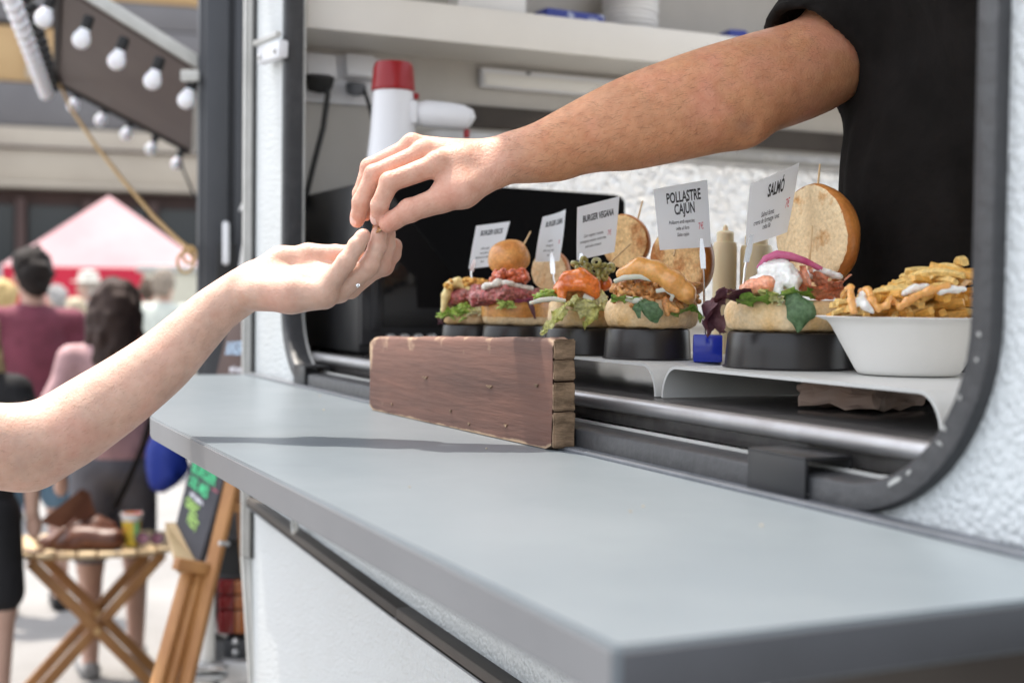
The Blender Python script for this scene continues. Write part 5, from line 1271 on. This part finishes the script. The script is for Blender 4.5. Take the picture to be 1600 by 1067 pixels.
# ------------------------------------------------------------------ raised hatch with bulbs
hc = [(312, 118, 3.68), (92, -18, 3.55), (88, 128, 5.25), (298, 236, 5.42)]
nr, nl, fl_, fr_ = [Vector(P(a, b, d=c)) for a, b, c in hc]
ht = thing('raised_hatch', (nr+fr_)/2, 'brown raised truck hatch with a white rail along its near edge', 'hatch')
nrm = (nl-nr).cross(fr_-nr).normalized()
if nrm.z < 0: nrm = -nrm
mb = MB(); mb.prism([nr, nl, fl_, fr_], nrm*.03); obj('panel', mb, 'hatch_brown', ht)
mb = MB(); mb.bar(nr+nrm*.016+Vector((0, 0, .012)), nl+nrm*.016+Vector((0, 0, .012))+(nl-nr)*.1, .034, .034, bevel=.004); obj('near_rail', mb, 'trim_white', ht)
mb = MB(); mb.bar(fl_-nrm*.006, fr_-nrm*.006, .016, .016); obj('far_rail', mb, 'truck_dark', ht)
mb = MB(); mb.bar(nl-nrm*.008, fl_-nrm*.008, .016, .016); obj('outer_rail', mb, 'truck_dark', ht)
boxpx(283, 110, 311, 128, 3.62, .02, 'trim_white', 'hinge_bracket', ht)
mb = MB(); mb.bar(Vector(P(304, 235, d=5.3)), Vector(P(308, 150, d=3.8)), .02, .02); obj('stay', mb, 'trim_white', ht)
# bulb prototype: local z = up along the bulb axis, origin at globe centre
bulb = thing('light_bulb', (0, 0, 0), 'x', 'light bulb')
mb = MB(); mb.lathe([(.0005, -.0245), (.009, -.023), (.017, -.018), (.0225, -.010), (.0245, 0), (.0225, .011), (.018, .019), (.0145, .026), (.0135, .032)], 18); obj('globe', mb, 'bulb_white', bulb, local=True)
mb = MB(); mb.lathe([(.0135, .031), (.0150, .034), (.0150, .062), (.0125, .068), (.004, .070)], 14); obj('bulb_socket', mb, 'truck_dark', bulb, local=True)
first = [True]
def put_bulb(p, tilt, lab, grp):
    o = bulb if first[0] else copy_tree(bulb); first[0] = False
    o.location = Vector(p); o.rotation_mode = 'QUATERNION'; o.rotation_quaternion = Vector(tilt).to_track_quat('Z', 'Y')
    o['label'] = lab; o['group'] = grp
up1 = Vector(P(78, 2, d=3.62)-P(68, 30, d=3.62)).normalized()
ordn = ['first', 'second', 'third', 'fourth', 'fifth']
for i, (x, y) in enumerate(((68, 30), (127, 63), (182, 96), (238, 127), (291, 157))):
    put_bulb(P(x, y, d=3.56+.02*i), up1, '%s white bulb from the left in the near row under the hatch' % ordn[i], 'bulbs along the near edge of the hatch')
for i, (x, y) in enumerate(((114, 166), (157, 189), (197, 211), (236, 234), (276, 257))):
    put_bulb(P(x, y, d=5.46+.03*i), up1, '%s small white bulb from the left in the far row under the hatch' % ordn[i], 'bulbs along the far edge of the hatch')
A_, B_ = P(2, -40, d=3.48), P(71, 147, d=5.2)
upo = Vector(P(60, -25, d=3.6)-P(20, 0, d=3.6)).normalized()
for i in range(16):
    put_bulb(A_+(B_-A_)*(i/15), upo, 'white bulb in the dense row along the hatch\'s outer left edge', 'bulbs along the outer edge of the hatch')
# rope from the hatch corner to the truck, with a coil
pts = [(88, 122, 5.2), (115, 176, 4.9), (150, 228, 4.6), (195, 285, 4.3), (240, 338, 4.0), (275, 372, 3.8), (300, 393, 3.66)]
rp = thing('rope', P(300, 393, d=3.66), 'tan rope slanting from the hatch corner down to the truck, small coil at its end', 'rope')
mb = MB(); mb.tube(PP(pts), .0065, 8); obj('line', mb, 'rope_tan', rp)
for cx, cy, r_ in ((296, 398, 13), (290, 410, 16)):
    mb = MB(); mb.tube([P(cx+r_*math.cos(a)*.8, cy+r_*math.sin(a), d=3.60) for a in [2*math.pi*i/18 for i in range(19)]], .004, 6); obj('coil', mb, 'rope_tan', rp)
mb = MB(); mb.tube(PP([(282, 250, 5.3), (288, 270, 5.2), (297, 290, 5.1), (304, 310, 5.0)]), .005, 6); obj('hanging_cable', mb, 'cable_black', label='thin black cable hanging from the last far bulb', cat='cable')

# ------------------------------------------------------------------ flat signs
mat('chalk_dark', (0.035, 0.035, 0.042), 0.8, col2=(0.05, 0.05, 0.06), nscale=8); mat('chalk_brown', (0.075, 0.042, 0.035), 0.6, col2=(0.06, 0.035, 0.03), nscale=6)
mat('chalk_green', (0.08, 0.55, 0.25), 0.8); mat('chalk_lime', (0.38, 0.60, 0.16), 0.8); mat('chalk_blue', (0.40, 0.55, 0.72), 0.8); mat('chalk_pink', (0.50, 0.12, 0.16), 0.8); mat('chalk_white', (0.6, 0.6, 0.65), 0.8)
def flat_sign(corners, th, m, lines, root, name, frame=None):
    tl, tr_, br, bl = [Vector(P(*c[:2], d=c[2])) for c in corners]
    nn = (tr_-tl).cross(bl-tl).normalized()
    if nn.dot(Vector(EYE)-tl) < 0: nn = -nn
    at = lambda u, v: (tl*(1-u)+tr_*u)*(1-v)+(bl*(1-u)+br*u)*v
    mb = MB(); mb.grid(at, 9, 9); q_ = bmesh.ops.extrude_face_region(mb.bm, geom=mb.bm.faces[:])
    bmesh.ops.translate(mb.bm, vec=-nn*th, verts=[v for v in q_['geom'] if isinstance(v, bmesh.types.BMVert)]); o = obj(name, mb, m, root)
    asp = (bl-tl).length/(tr_-tl).length
    for body, u, v, size, mm, sx in lines:
        me = text_mesh(body, size, sx, bold=.006, space=1)
        for q in me.vertices: q.co = at(u+q.co.x, v-q.co.y/asp)+nn*.003
        obj('lettering', me, mm, o)
    return nn
ms = thing('menu_board', P(368, 590, d=3.3), 'brown chalk menu board reading BURGER VEGANA leaning by the truck door', 'sign')
flat_sign([(366, 470, 3.42), (404, 455, 3.30), (404, 600, 3.30), (336, 592, 3.42)], .012, 'chalk_brown', [('BURGER VEGANA', .62, .62, .30, 'chalk_blue', .40), ('amb verdures', .55, .86, .16, 'chalk_white', .5), ('7€', .75, .30, .2, 'chalk_pink', .5)], ms, 'board')
mb = MB(); nn_ = Vector(eb)*-.004
for cs, lab in (([(373, 330), (392, 285), (392, 322)], 'torn white paper scrap stuck on the grey truck door'), ([(380, 372), (391, 362), (391, 420), (372, 424)], 'small white notice below the torn paper, at the trailer edge')):
    mb = MB(); mb.prism([P(x, y, d=3.60) for x, y in cs], (.001, -.0006, 0)); obj('paper_notice', mb, 'paper_white', label=lab, cat='paper')

# ------------------------------------------------------------------ easel with chalkboard
mat('wood_orange', (0.42, 0.21, 0.075), 0.5, col2=(0.32, 0.145, 0.05), nscale=14, bump=0.2, bscale=40, stretch=(1, 1, .15))
mat('wood_pale', (0.64, 0.50, 0.31), 0.55, col2=(0.50, 0.35, 0.19), nscale=10, bump=0.2, bscale=40)
es = thing('easel', (*P(280, 1200, d=3.334)[:2], 0), 'wooden display easel holding a green-lettered chalkboard, beside the counter corner', 'easel')
def gp(a, b):  # extend pixel line at depth down to the ground
    A, B2 = np.array(a, float), np.array(b, float); pa, pb = P(*A[:2], d=A[2]), P(*B2[:2], d=B2[2]); t = pa[2]/(pa[2]-pb[2]); return pa, pa+(pb-pa)*t
for a, b, w in (((298, 878, 3.300), (246, 1067, 3.163), .030), ((314, 882, 3.309), (265, 1067, 3.181), .026), ((372, 715, 3.420), (290, 1067, 3.198), .034)):
    pa, pb = gp(a, b); mb = MB(); mb.bar(pa, pb, w, .024, up=(0, 0, 1), bevel=.003); obj('leg', mb, 'wood_orange', es)
pa, pb = gp((372, 715, 3.437), (400, 1067, 3.848)); mb = MB(); mb.bar(pa, pb, .03, .022, bevel=.003); obj('rear_leg', mb, 'wood_orange', es)
mb = MB(); mb.bar(P(352, 793, d=3.403), P(392, 792, d=3.437), .03, .02, bevel=.002); obj('crossbar', mb, 'wood_orange', es)
mb = MB(); mb.bar(P(274, 880, d=3.240), P(322, 888, d=3.300), .028, .03, bevel=.003); obj('tray_front', mb, 'wood_orange', es)
mb = MB(); mb.prism([P(258, 816, d=3.463), P(280, 816, d=3.480), P(311, 881, d=3.317), P(277, 882, d=3.240)], (0, 0, -.02)); obj('tray', mb, 'wood_pale', es)
mb = MB(); mb.tube([P(343, 848, d=3.283), P(357, 850, d=3.300)], .006, 8); obj('wing_nut', mb, 'galvanised', es)
cb = thing('chalkboard', P(290, 878, d=3.334), 'dark chalkboard with bright green and lime lettering on the easel', 'sign')
flat_sign([(304, 700, 3.505), (356, 722, 3.403), (310, 882, 3.300), (274, 822, 3.471)], .018, 'chalk_dark', [('BURGER', .47, .22, .24, 'chalk_green', .85), ('DEL MES', .42, .38, .22, 'chalk_green', .75), ('amb patates', .45, .50, .11, 'chalk_white', .8), ('GREC', .38, .62, .21, 'chalk_lime', .85), ('FEST', .52, .75, .21, 'chalk_lime', .85), ('~ ~ ~ ~ ~', .90, .30, .14, 'chalk_pink', .3)], cb, 'panel')

# ------------------------------------------------------------------ folding table and what lies on it
TZ = .596; tc_ = P(152, 846, z=TZ); td = _n(np.array([tc_[0], tc_[1], 0])); trv = np.array([td[1], -td[0], 0])
tb = thing('folding_table', (tc_[0], tc_[1], 0), 'low slatted wooden folding table with crossed legs', 'table')
rt3 = Matrix((Vector(trv), Vector(td), Vector((0, 0, 1)))).transposed()
for i in range(8):
    u = (i-3.5)*.071; l = .50*math.sqrt(max(.25, 1-(abs(u)/.36)**2.5))
    mb = MB(); mb.box(tc_+trv*u+np.array([0, 0, -.009]), (.064, l, .018), rt3, bevel=.003); obj('slat', mb, 'wood_pale', tb)
for s_ in (-1, 1):
    mb = MB(); mb.box(tc_+td*.14*s_+np.array([0, 0, -.028]), (.50, .03, .018), rt3, bevel=.002); obj('rail', mb, 'wood_orange', tb)
for s_, off in ((-1, .19), (-1, -.10), (1, .155), (1, -.135)):
    a = tc_+trv*(.235*s_)-td*off+ez*(-.03); b_ = tc_-trv*(.27*s_)-td*off; b_[2] = 0
    mb = MB(); mb.bar(a, b_, .040, .022, up=tuple(td), bevel=.003); obj('leg', mb, 'wood_orange', tb)
for off in (.18, -.11):
    mb = MB(); c = tc_-td*(off+.012); mb.tube([np.array([c[0], c[1], .30])-td*.02, np.array([c[0], c[1], .30])+td*.03], .010, 10); obj('bolt', mb, 'coin', tb)
mat('leather', (0.155, 0.055, 0.028), 0.42, col2=(0.09, 0.032, 0.018), nscale=9, bump=0.5, bscale=35, bdist=0.006)
mat('leather_tan', (0.26, 0.115, 0.065), 0.45, col2=(0.2, 0.085, 0.048), nscale=9)
bgp = lambda px, py, w=0: P(px, py, d=5.0-w)
bag = thing('leather_bag', P(120, 860, d=5.0), 'slouched brown leather bag with its flap up lying on the folding table', 'bag')
def pxblob(parts, d, m, root, name, h=.008, k=.03, nz=None, smooth=1):
    pts = []
    for q in parts:
        pts.append(P(q[0], q[1], d=d-q[2]))
        if len(q) == 8: pts.append(P(q[3], q[4], d=d-q[5]))
    kk = d/F_PX; rm = max(max(q[-2:]) if len(q) == 8 else q[-1] for q in parts)*kk; a = np.array(pts)
    F = Field(a.min(0)-rm-.03, a.max(0)+rm+.03, h)
    for q in parts:
        if len(q) == 8: F.cap(P(q[0], q[1], d=d-q[2]), P(q[3], q[4], d=d-q[5]), q[6]*kk, q[7]*kk, k)
        else: F.ell(P(q[0], q[1], d=d-q[2]), [q[3]*kk]*3, k)
    if nz: F.noise(*nz)
    return obj(name, F.mesh(name, None, smooth), m, root)
pxblob([(120, 842, .05, 178, 842, .05, 22, 18), (95, 838, .0, 150, 826, -.05, 20, 20), (70, 846, .05, 115, 852, .08, 10, 10), (110, 815, -.05, 170, 828, -.05, 14, 12)], 5.02, 'leather', bag, 'body', nz=(.006, 18))
mb = MB(); mb.prism([bgp(62, 812, .10), bgp(128, 762, -.02), bgp(140, 768, -.10), bgp(150, 800, -.06), bgp(95, 822, .08)], (0, 0, -.012)); bmesh.ops.bevel(mb.bm, geom=mb.bm.edges[:], offset=.003, segments=1, affect='EDGES'); obj('flap', mb, 'leather_tan', bag)
mb = MB(); mb.tube([bgp(48, 812, .1), bgp(52, 838, .12), bgp(62, 850, .12), bgp(90, 838, .12), bgp(120, 812, .1)], .008, 8); obj('strap', mb, 'leather', bag)
mb = MB(); mb.tube([bgp(40, 860, .12), bgp(60, 864, .14), bgp(84, 842, .14), bgp(100, 828, .12)], .010, 8); obj('strap', mb, 'leather', bag)
mat('cup_print', (0.75, 0.55, 0.06), 0.5, col2=(0.70, 0.10, 0.06), nscale=14, nlo=.48, nhi=.52)
mat('cup_green', (0.15, 0.42, 0.16), 0.5)
c = P(206, 826, d=5.02); c[2] = TZ; cp = thing('paper_cup', c, 'colourful red, yellow and green paper cup on the folding table', 'cup'); m = Matrix.Translation(Vector(c))
mb = MB(); mb.lathe([(.026, .001), (.028, .001), (.037, .118), (.040, .121), (.040, .125), (.0375, .125), (.036, .118), (.027, .008), (.001, .006)], 28, m, cap=False); obj('wall', mb, 'cup_print', cp)
mb = MB(); mb.lathe([(.0372, .100), (.0392, .117), (.0408, .122), (.0405, .126), (.0375, .126)], 28, m, cap=False); obj('rim', mb, 'paper_white', cp)
q = c-td*.034+trv*.016; mb = MB(); mb.box((q[0], q[1], TZ+.062), (.018, .006, .07), rt3, bevel=.002); obj('green_patch', mb, 'cup_green', cp)
sg = thing('sunglasses', P(235, 845, d=4.95), 'dark sunglasses lying beside the paper cup on the table', 'sunglasses')
mat('lens_pink', (0.30, 0.12, 0.16), 0.1)
for cx in (222, 246):
    ctr = P(cx, 841, d=4.96); mb = MB(); m = Matrix.Translation(Vector(ctr)) @ rt3.to_4x4() @ Matrix.Rotation(R(70), 4, 'X')
    mb.lathe([(.0001, 0), (.020, .001), (.024, .003), (.024, -.002), (.0001, -.001)], 18, m, cap=False); obj('lens', mb, 'lens_pink', sg)
    mb = MB(); pts = [m @ Vector((.025*math.cos(a), .022*math.sin(a), 0)) for a in [2*math.pi*i/16 for i in range(17)]]; mb.tube(pts, .003, 6); obj('rim', mb, 'cable_black', sg)
    mb = MB(); mb.tube([P(cx+(9 if cx > 230 else -9), 838, d=4.96), P(cx+(6 if cx > 230 else -4), 848, d=4.84)], .0025, 6); obj('temple', mb, 'cable_black', sg)

# ------------------------------------------------------------------ people behind
CLOTH = {}
def cloth(rgb):
    n = 'cloth_%d_%d_%d' % tuple(int(c*255) for c in rgb)
    if n not in MAT: mat(n, rgb, 0.85, col2=tuple(c*.75 for c in rgb), nscale=12, bump=0.4, bscale=25, bdist=0.01)
    return n
def person(base, face, H, lab, shirt, legs, hair, long_trousers=False, shoe=(.02, .02, .02), arms=((0, 0), (0, 0)), h=.014, skin='skin_far', long_hair=False, hat=None, skirt=False, group=None, stance=.09, step=.0):
    """base = point on the ground, face = facing angle in the ground plane; scaled to height H"""
    b = np.array([base[0], base[1], 0.]); f = np.array([math.cos(face), math.sin(face), 0]); s = np.array([f[1], -f[0], 0]); z = np.array([0, 0, 1.]); k = H/1.72
    pt = lambda u, w, v: b+(s*u+f*w+z*v)*k
    lo, hi = b+np.array([-.55, -.55, -.01])*k, b+np.array([.55, .55, 1.85])*k
    rot = np.stack([s, f, z], 1)
    S_ = Field(lo, hi, h); q = .02
    for e in (-1, 1):
        S_.cap(pt(.09*e, 0, .86), pt(stance*e, step*e, .48), .080*k, .056*k, q); S_.cap(pt(stance*e, step*e, .48), pt(stance*e, step*e-.02, .09), .056*k, .036*k, q)
        S_.cap(pt(stance*e, step*e-.04, .045), pt(stance*e+.02*e, step*e+.12, .03), .036*k, .030*k, q)
        (au, aw) = arms[0 if e < 0 else 1]
        S_.cap(pt(.19*e, 0, 1.36), pt(.25*e, -.02+aw*.2, 1.08), .050*k, .040*k, q); S_.cap(pt(.25*e, -.02+aw*.2, 1.08), pt(.22*e-au*e*.1, .04+aw, .88+aw*.9), .038*k, .028*k, q)
        S_.ell(pt(.22*e-au*e*.1, .06+aw*1.05, .82+aw*1.0), np.array((.028, .034, .055))*k, .02)
    S_.cap(pt(0, .0, .95), pt(0, .0, 1.35), .085*k, .085*k, q)
    S_.cap(pt(0, 0, 1.40), pt(0, .02, 1.56), .055*k, .055*k, q); S_.ell(pt(0, .02, 1.60), np.array((.074, .09, .115))*k, .02, rot); S_.ell(pt(0, .115, 1.585), np.array((.014, .018, .02))*k, .015)
    for e in (-1, 1): S_.ell(pt(.078*e, .0, 1.59), np.array((.012, .02, .03))*k, .01)
    o = obj('person', S_.mesh('person'), skin, label=lab, cat='person', group=group)
    T_ = Field(lo, hi, h)
    T_.ell(pt(0, 0, 1.00), np.array((.165, .115, .20))*k, .05, rot); T_.ell(pt(0, 0, 1.25), np.array((.185, .12, .22))*k, .08, rot); T_.cap(pt(-.17, 0, 1.38), pt(.17, 0, 1.38), .062*k, .062*k, .06)
    for e in (-1, 1): T_.cap(pt(.18*e, 0, 1.38), pt(.245*e, -.015, 1.16), .068*k, .062*k, .03)
    T_.noise(.012, 9, .05)
    obj('shirt', T_.mesh('shirt', None, 1), cloth(shirt), o)
    L_ = Field(lo, hi, h); L_.ell(pt(0, 0, .90), np.array((.168, .122, .12))*k, .03, rot)
    for e in (-1, 1):
        if long_trousers: L_.cap(pt(.085*e, 0, .86), pt(stance*e, step*e, .48), .096*k, .074*k, .03); L_.cap(pt(stance*e, step*e, .48), pt(stance*e, step*e-.02, .08), .074*k, .058*k, .03)
        else: L_.cap(pt(.085*e, 0, .86), pt(stance*e, step*e*.9, .56), .100*k, .092*k, .03)
    if skirt: L_.cap(pt(0, 0, .85), pt(0, 0, .62), .15*k, .17*k, .04)
    obj('trousers', L_.mesh('trousers', None, 1), cloth(legs), o)
    for e in (-1, 1):
        a = pt(stance*e, step*e-.05, .03); c_ = pt(stance*e+.02*e, step*e+.13, .025); Fh = Field(np.minimum(a, c_)-.08, np.maximum(a, c_)+.08, .008); Fh.cap(a, c_, .044*k, .042*k, .01)
        obj('shoe', Fh.mesh('shoe'), cloth(shoe), o)
    Hf = Field(pt(0, 0, 1.6)-.3, pt(0, 0, 1.6)+.26, .012); Hf.ell(pt(0, -.005, 1.645), np.array((.090, .104, .098))*k, .02, rot); Hf.ell(pt(0, -.035, 1.60), np.array((.085, .075, .10))*k, .02, rot)
    if long_hair: Hf.cap(pt(0, -.05, 1.60), pt(0, -.075, 1.38), .095*k, .085*k, .04); Hf.cap(pt(-.06, -.02, 1.58), pt(-.075, .0, 1.42), .05*k, .045*k, .03); Hf.cap(pt(.06, -.02, 1.58), pt(.075, .0, 1.42), .05*k, .045*k, .03)
    Hf.ell(pt(0, .115, 1.56), np.array((.075, .06, .085))*k, .01, rot, cut=True); Hf.noise(.02, 28, .06)
    obj('hair', Hf.mesh('hair', None, 1), cloth(hair), o)
    if hat:
        mb = MB(); m = Matrix.Translation(Vector(pt(0, 0, 1.66))); mb.lathe([(.17*k, 0), (.175*k, .01), (.105*k, .02), (.095*k, .10*k), (.04*k, .12*k), (.002, .121*k)], 24, m); obj('hat', mb, cloth(hat), o)
    return o
def on_ground(px, d):
    p = P(px, 600, d=d); return p
away = math.atan2(.25, -1.0)
person(on_ground(52, 6.45), away+.35, 1.75, 'person in a maroon T-shirt and blue shorts standing behind the table, seen from behind', (.22, .055, .085), (.13, .22, .30), (.018, .013, .011), stance=.12)
pb = on_ground(178, 5.45)
person(pb, away+.15, 1.60, 'person in a pale pink top and grey shorts with dark hair, behind the table', (.55, .34, .35), (.14, .14, .16), (.050, .030, .025), long_hair=True, stance=.10, shoe=(.30, .30, .30), step=.06)
mat('pack_royal', (0.012, 0.035, 0.30), 0.6, col2=(0.02, 0.05, 0.36), nscale=7, bump=0.5, bscale=14, bdist=0.02)
bk = thing('drawstring_backpack', P(258, 770, d=5.2), 'royal blue drawstring backpack hanging at the pink-topped person\'s side', 'backpack')
pxblob([(262, 690, .0, 258, 740, .02, 24, 27), (248, 680, .0, 246, 730, .0, 14, 18), (274, 680, 0, 276, 725, .0, 12, 18)], 5.2, 'pack_royal', bk, 'sack', nz=(.012, 14))
mb = MB(); mb.tube([P(238, 655, d=5.15), P(246, 640, d=5.15), P(262, 660, d=5.14)], .008, 8); obj('cord', mb, 'cable_black', bk)
mb = MB(); mb.tube(PP([(252, 560, 5.25), (240, 640, 5.15), (222, 700, 5.12), (200, 752, 5.12), (180, 792, 5.15)]), .012, 8); obj('shoulder_strap', mb, 'shirt_black', label='dark strap slung across the pink top', cat='strap')
person(on_ground(-38, 4.7), away-.3, 1.50, 'person in a black top and black shorts over white leggings at the left edge', (.012, .012, .014), (.012, .012, .014), (.45, .33, .18), stance=.11, long_hair=True)
crowd = [(118, 10.5, 1.50, (.62, .62, .66), (.10, .13, .25), (.5, .42, .3), None, 'person in a white top, left of the dark-haired one in pink'), (138, 13.5, 1.72, (.25, .35, .55), (.2, .2, .25), (.45, .4, .35), (.72, .70, .64), 'far person in a blue shirt and pale sun hat'),
         (88, 12.0, 1.60, (.60, .56, .54), (.12, .12, .14), (.35, .34, .33), None, 'far grey-haired person in a pale shirt behind the maroon one'), (232, 14.0, 1.70, (.68, .62, .58), (.25, .2, .18), (.10, .07, .05), None, 'far person in a cream shirt under the tent\'s right side'), (256, 11.5, 1.74, (.60, .64, .58), (.3, .3, .3), (.3, .25, .2), None, 'far person in a pale green shirt beside the grey truck'),
         (5, 9.0, 1.62, (.60, .48, .25), (.2, .2, .3), (.55, .40, .18), None, 'blond person in a yellow top at the far left'), (172, 17.0, 1.40, (.66, .66, .68), (.2, .2, .25), (.1, .08, .06), None, 'far person in white standing under the red tent')]
for px, d, H, a, b_, c_, ht_, lab in crowd:
    person(on_ground(px, d), away+random.uniform(-1.5, 1.5), H, lab, a, b_, c_, True, hat=ht_, h=.024, group='people strolling among the stalls')

# ------------------------------------------------------------------ tent
mat('tent_white', (0.38, 0.20, 0.22), 0.7, col2=(0.45, 0.28, 0.29), nscale=.6); mat('tent_red', (0.55, 0.018, 0.05), 0.7, col2=(0.48, 0.015, 0.045), nscale=.8)
TD = 19.0; tp_ = P(170, 306, d=TD); ez_ = P(170, 421, d=TD)[2]; zb_ = P(170, 482, d=TD)[2]
tr3 = np.array([td[1], -td[0], 0]); tdv = _n(np.array([tp_[0], tp_[1], 0])); trr = np.array([tdv[1], -tdv[0], 0]); hw = 1.36
tn = thing('market_tent', (tp_[0], tp_[1], 0), 'market tent with a pale pink pyramid roof and red valance', 'tent')
co = [np.array([tp_[0], tp_[1], 0])+trr*a*hw+tdv*b_*hw for a, b_ in ((-1, -1), (1, -1), (1, 1), (-1, 1))]
mb = MB(); bm = mb.bm; ap_ = bm.verts.new(tp_); cv = [bm.verts.new((c[0], c[1], ez_)) for c in co]
for i in range(4): bm.faces.new((cv[i], cv[(i+1) % 4], ap_))
bmesh.ops.subdivide_edges(bm, edges=bm.edges[:], cuts=4, use_grid_fill=True); bmesh.ops.solidify(bm, geom=bm.faces[:], thickness=.01); obj('roof', mb, 'tent_white', tn)
for i in range(4):
    a, b_ = co[i], co[(i+1) % 4]; mb = MB(); mb.prism([(a[0], a[1], ez_), (b_[0], b_[1], ez_), (b_[0], b_[1], zb_ if i else zb_+.12), (a[0], a[1], zb_ if i else zb_)], tuple(_n(np.cross(b_-a, ez))*.01)); obj('valance', mb, 'tent_red', tn)
    mb = MB(); mb.bar((a[0], a[1], 0), (a[0], a[1], ez_), .05, .05); obj('pole', mb, 'galvanised', tn)

# ------------------------------------------------------------------ buildings far behind
mat('facade_beige', (0.46, 0.41, 0.34), 0.8, col2=(0.40, 0.35, 0.29), nscale=.5); mat('facade_grey', (0.17, 0.165, 0.17), 0.7, col2=(0.14, 0.135, 0.14), nscale=.4); mat('facade_brown', (0.085, 0.05, 0.045), 0.7, col2=(0.06, 0.04, 0.038), nscale=.4)
mat('facade_gold', (0.50, 0.34, 0.17), 0.7, col2=(0.42, 0.27, 0.13), nscale=.6); mat('glass_dark', (0.03, 0.035, 0.04), 0.1)
BD = 34.0
bl = thing('street_building', (*P(150, 460, d=BD)[:2], 0), 'long beige and grey street building beyond the tent', 'building')
bdv = _n(np.array([*P(150, 460, d=BD)[:2], 0])); brv = np.array([bdv[1], -bdv[0], 0]); bo = np.array([*P(150, 460, d=BD)[:2], 0]); rb = Matrix((Vector(brv), Vector(bdv), Vector((0, 0, 1)))).transposed()
zpx = lambda py: P(150, py, d=BD)[2]
def band(y0, y1, proud, m, name, u0=-14, u1=9):
    z0, z1 = zpx(y1), zpx(y0); mb = MB(); mb.box(bo+brv*((u0+u1)/2)-bdv*(proud/2)+ez*((z0+z1)/2), (u1-u0, .4+proud, z1-z0), rb, bevel=.02); return obj(name, mb, m, bl)
mb = MB(); mb.box(bo+brv*-2.5+bdv*4.2+ez*6.5, (24, 8, 13), rb); obj('main_block', mb, 'facade_brown', bl)
band(292, 300, .5, 'facade_beige', 'cornice'); band(208, 291, .3, 'facade_beige', 'stone_band'); band(238, 241, .42, 'facade_brown', 'string_course'); band(140, 205, .1, 'facade_grey', 'slate_band')
gw = band(55, 138, .05, 'facade_gold', 'upper_wall', -14, -.7)
for i in range(9):
    u = -13.2+i*1.45; z0, z1 = zpx(132), zpx(62); mb = MB(); mb.box(bo+brv*u-bdv*.10+ez*((z0+z1)/2), (.12, .5, z1-z0), rb); obj('pilaster', mb, 'facade_beige', gw)
band(50, 138, .15, 'facade_grey', 'bay_wall', -.7, 9); band(8, 48, .1, 'facade_grey', 'upper_band'); band(-120, 6, .08, 'facade_gold', 'top_wall')
for i in range(14):
    u = -13+i*1.6; z0, z1 = .2, zpx(315)
    mb = MB(); mb.box(bo+brv*u-bdv*.12+ez*((z0+z1)/2), (.22, .5, z1-z0), rb); obj('column', mb, 'facade_brown', bl)
    mb = MB(); mb.box(bo+brv*(u+.8)+bdv*.12+ez*((z0+z1)/2), (1.25, .06, z1-z0-.3), rb); obj('shop_window', mb, 'glass_dark', bl)
# pale kiosk between the tent and the truck
kk_ = P(279, 460, d=15.5); ks = thing('kiosk', (kk_[0], kk_[1], 0), 'pale cream kiosk between the red tent and the dark truck', 'kiosk')
mat('kiosk_cream', (0.60, 0.57, 0.47), 0.7, col2=(0.50, 0.50, 0.40), nscale=1.5)
mb = MB(); mb.box((kk_[0], kk_[1], .9), (.8, .34, 1.8), rb, bevel=.03); obj('body', mb, 'kiosk_cream', ks)
mb = MB(); mb.box((kk_[0], kk_[1], 1.84), (.95, .42, .08), rb, bevel=.02); obj('roof', mb, 'trim_white', ks)
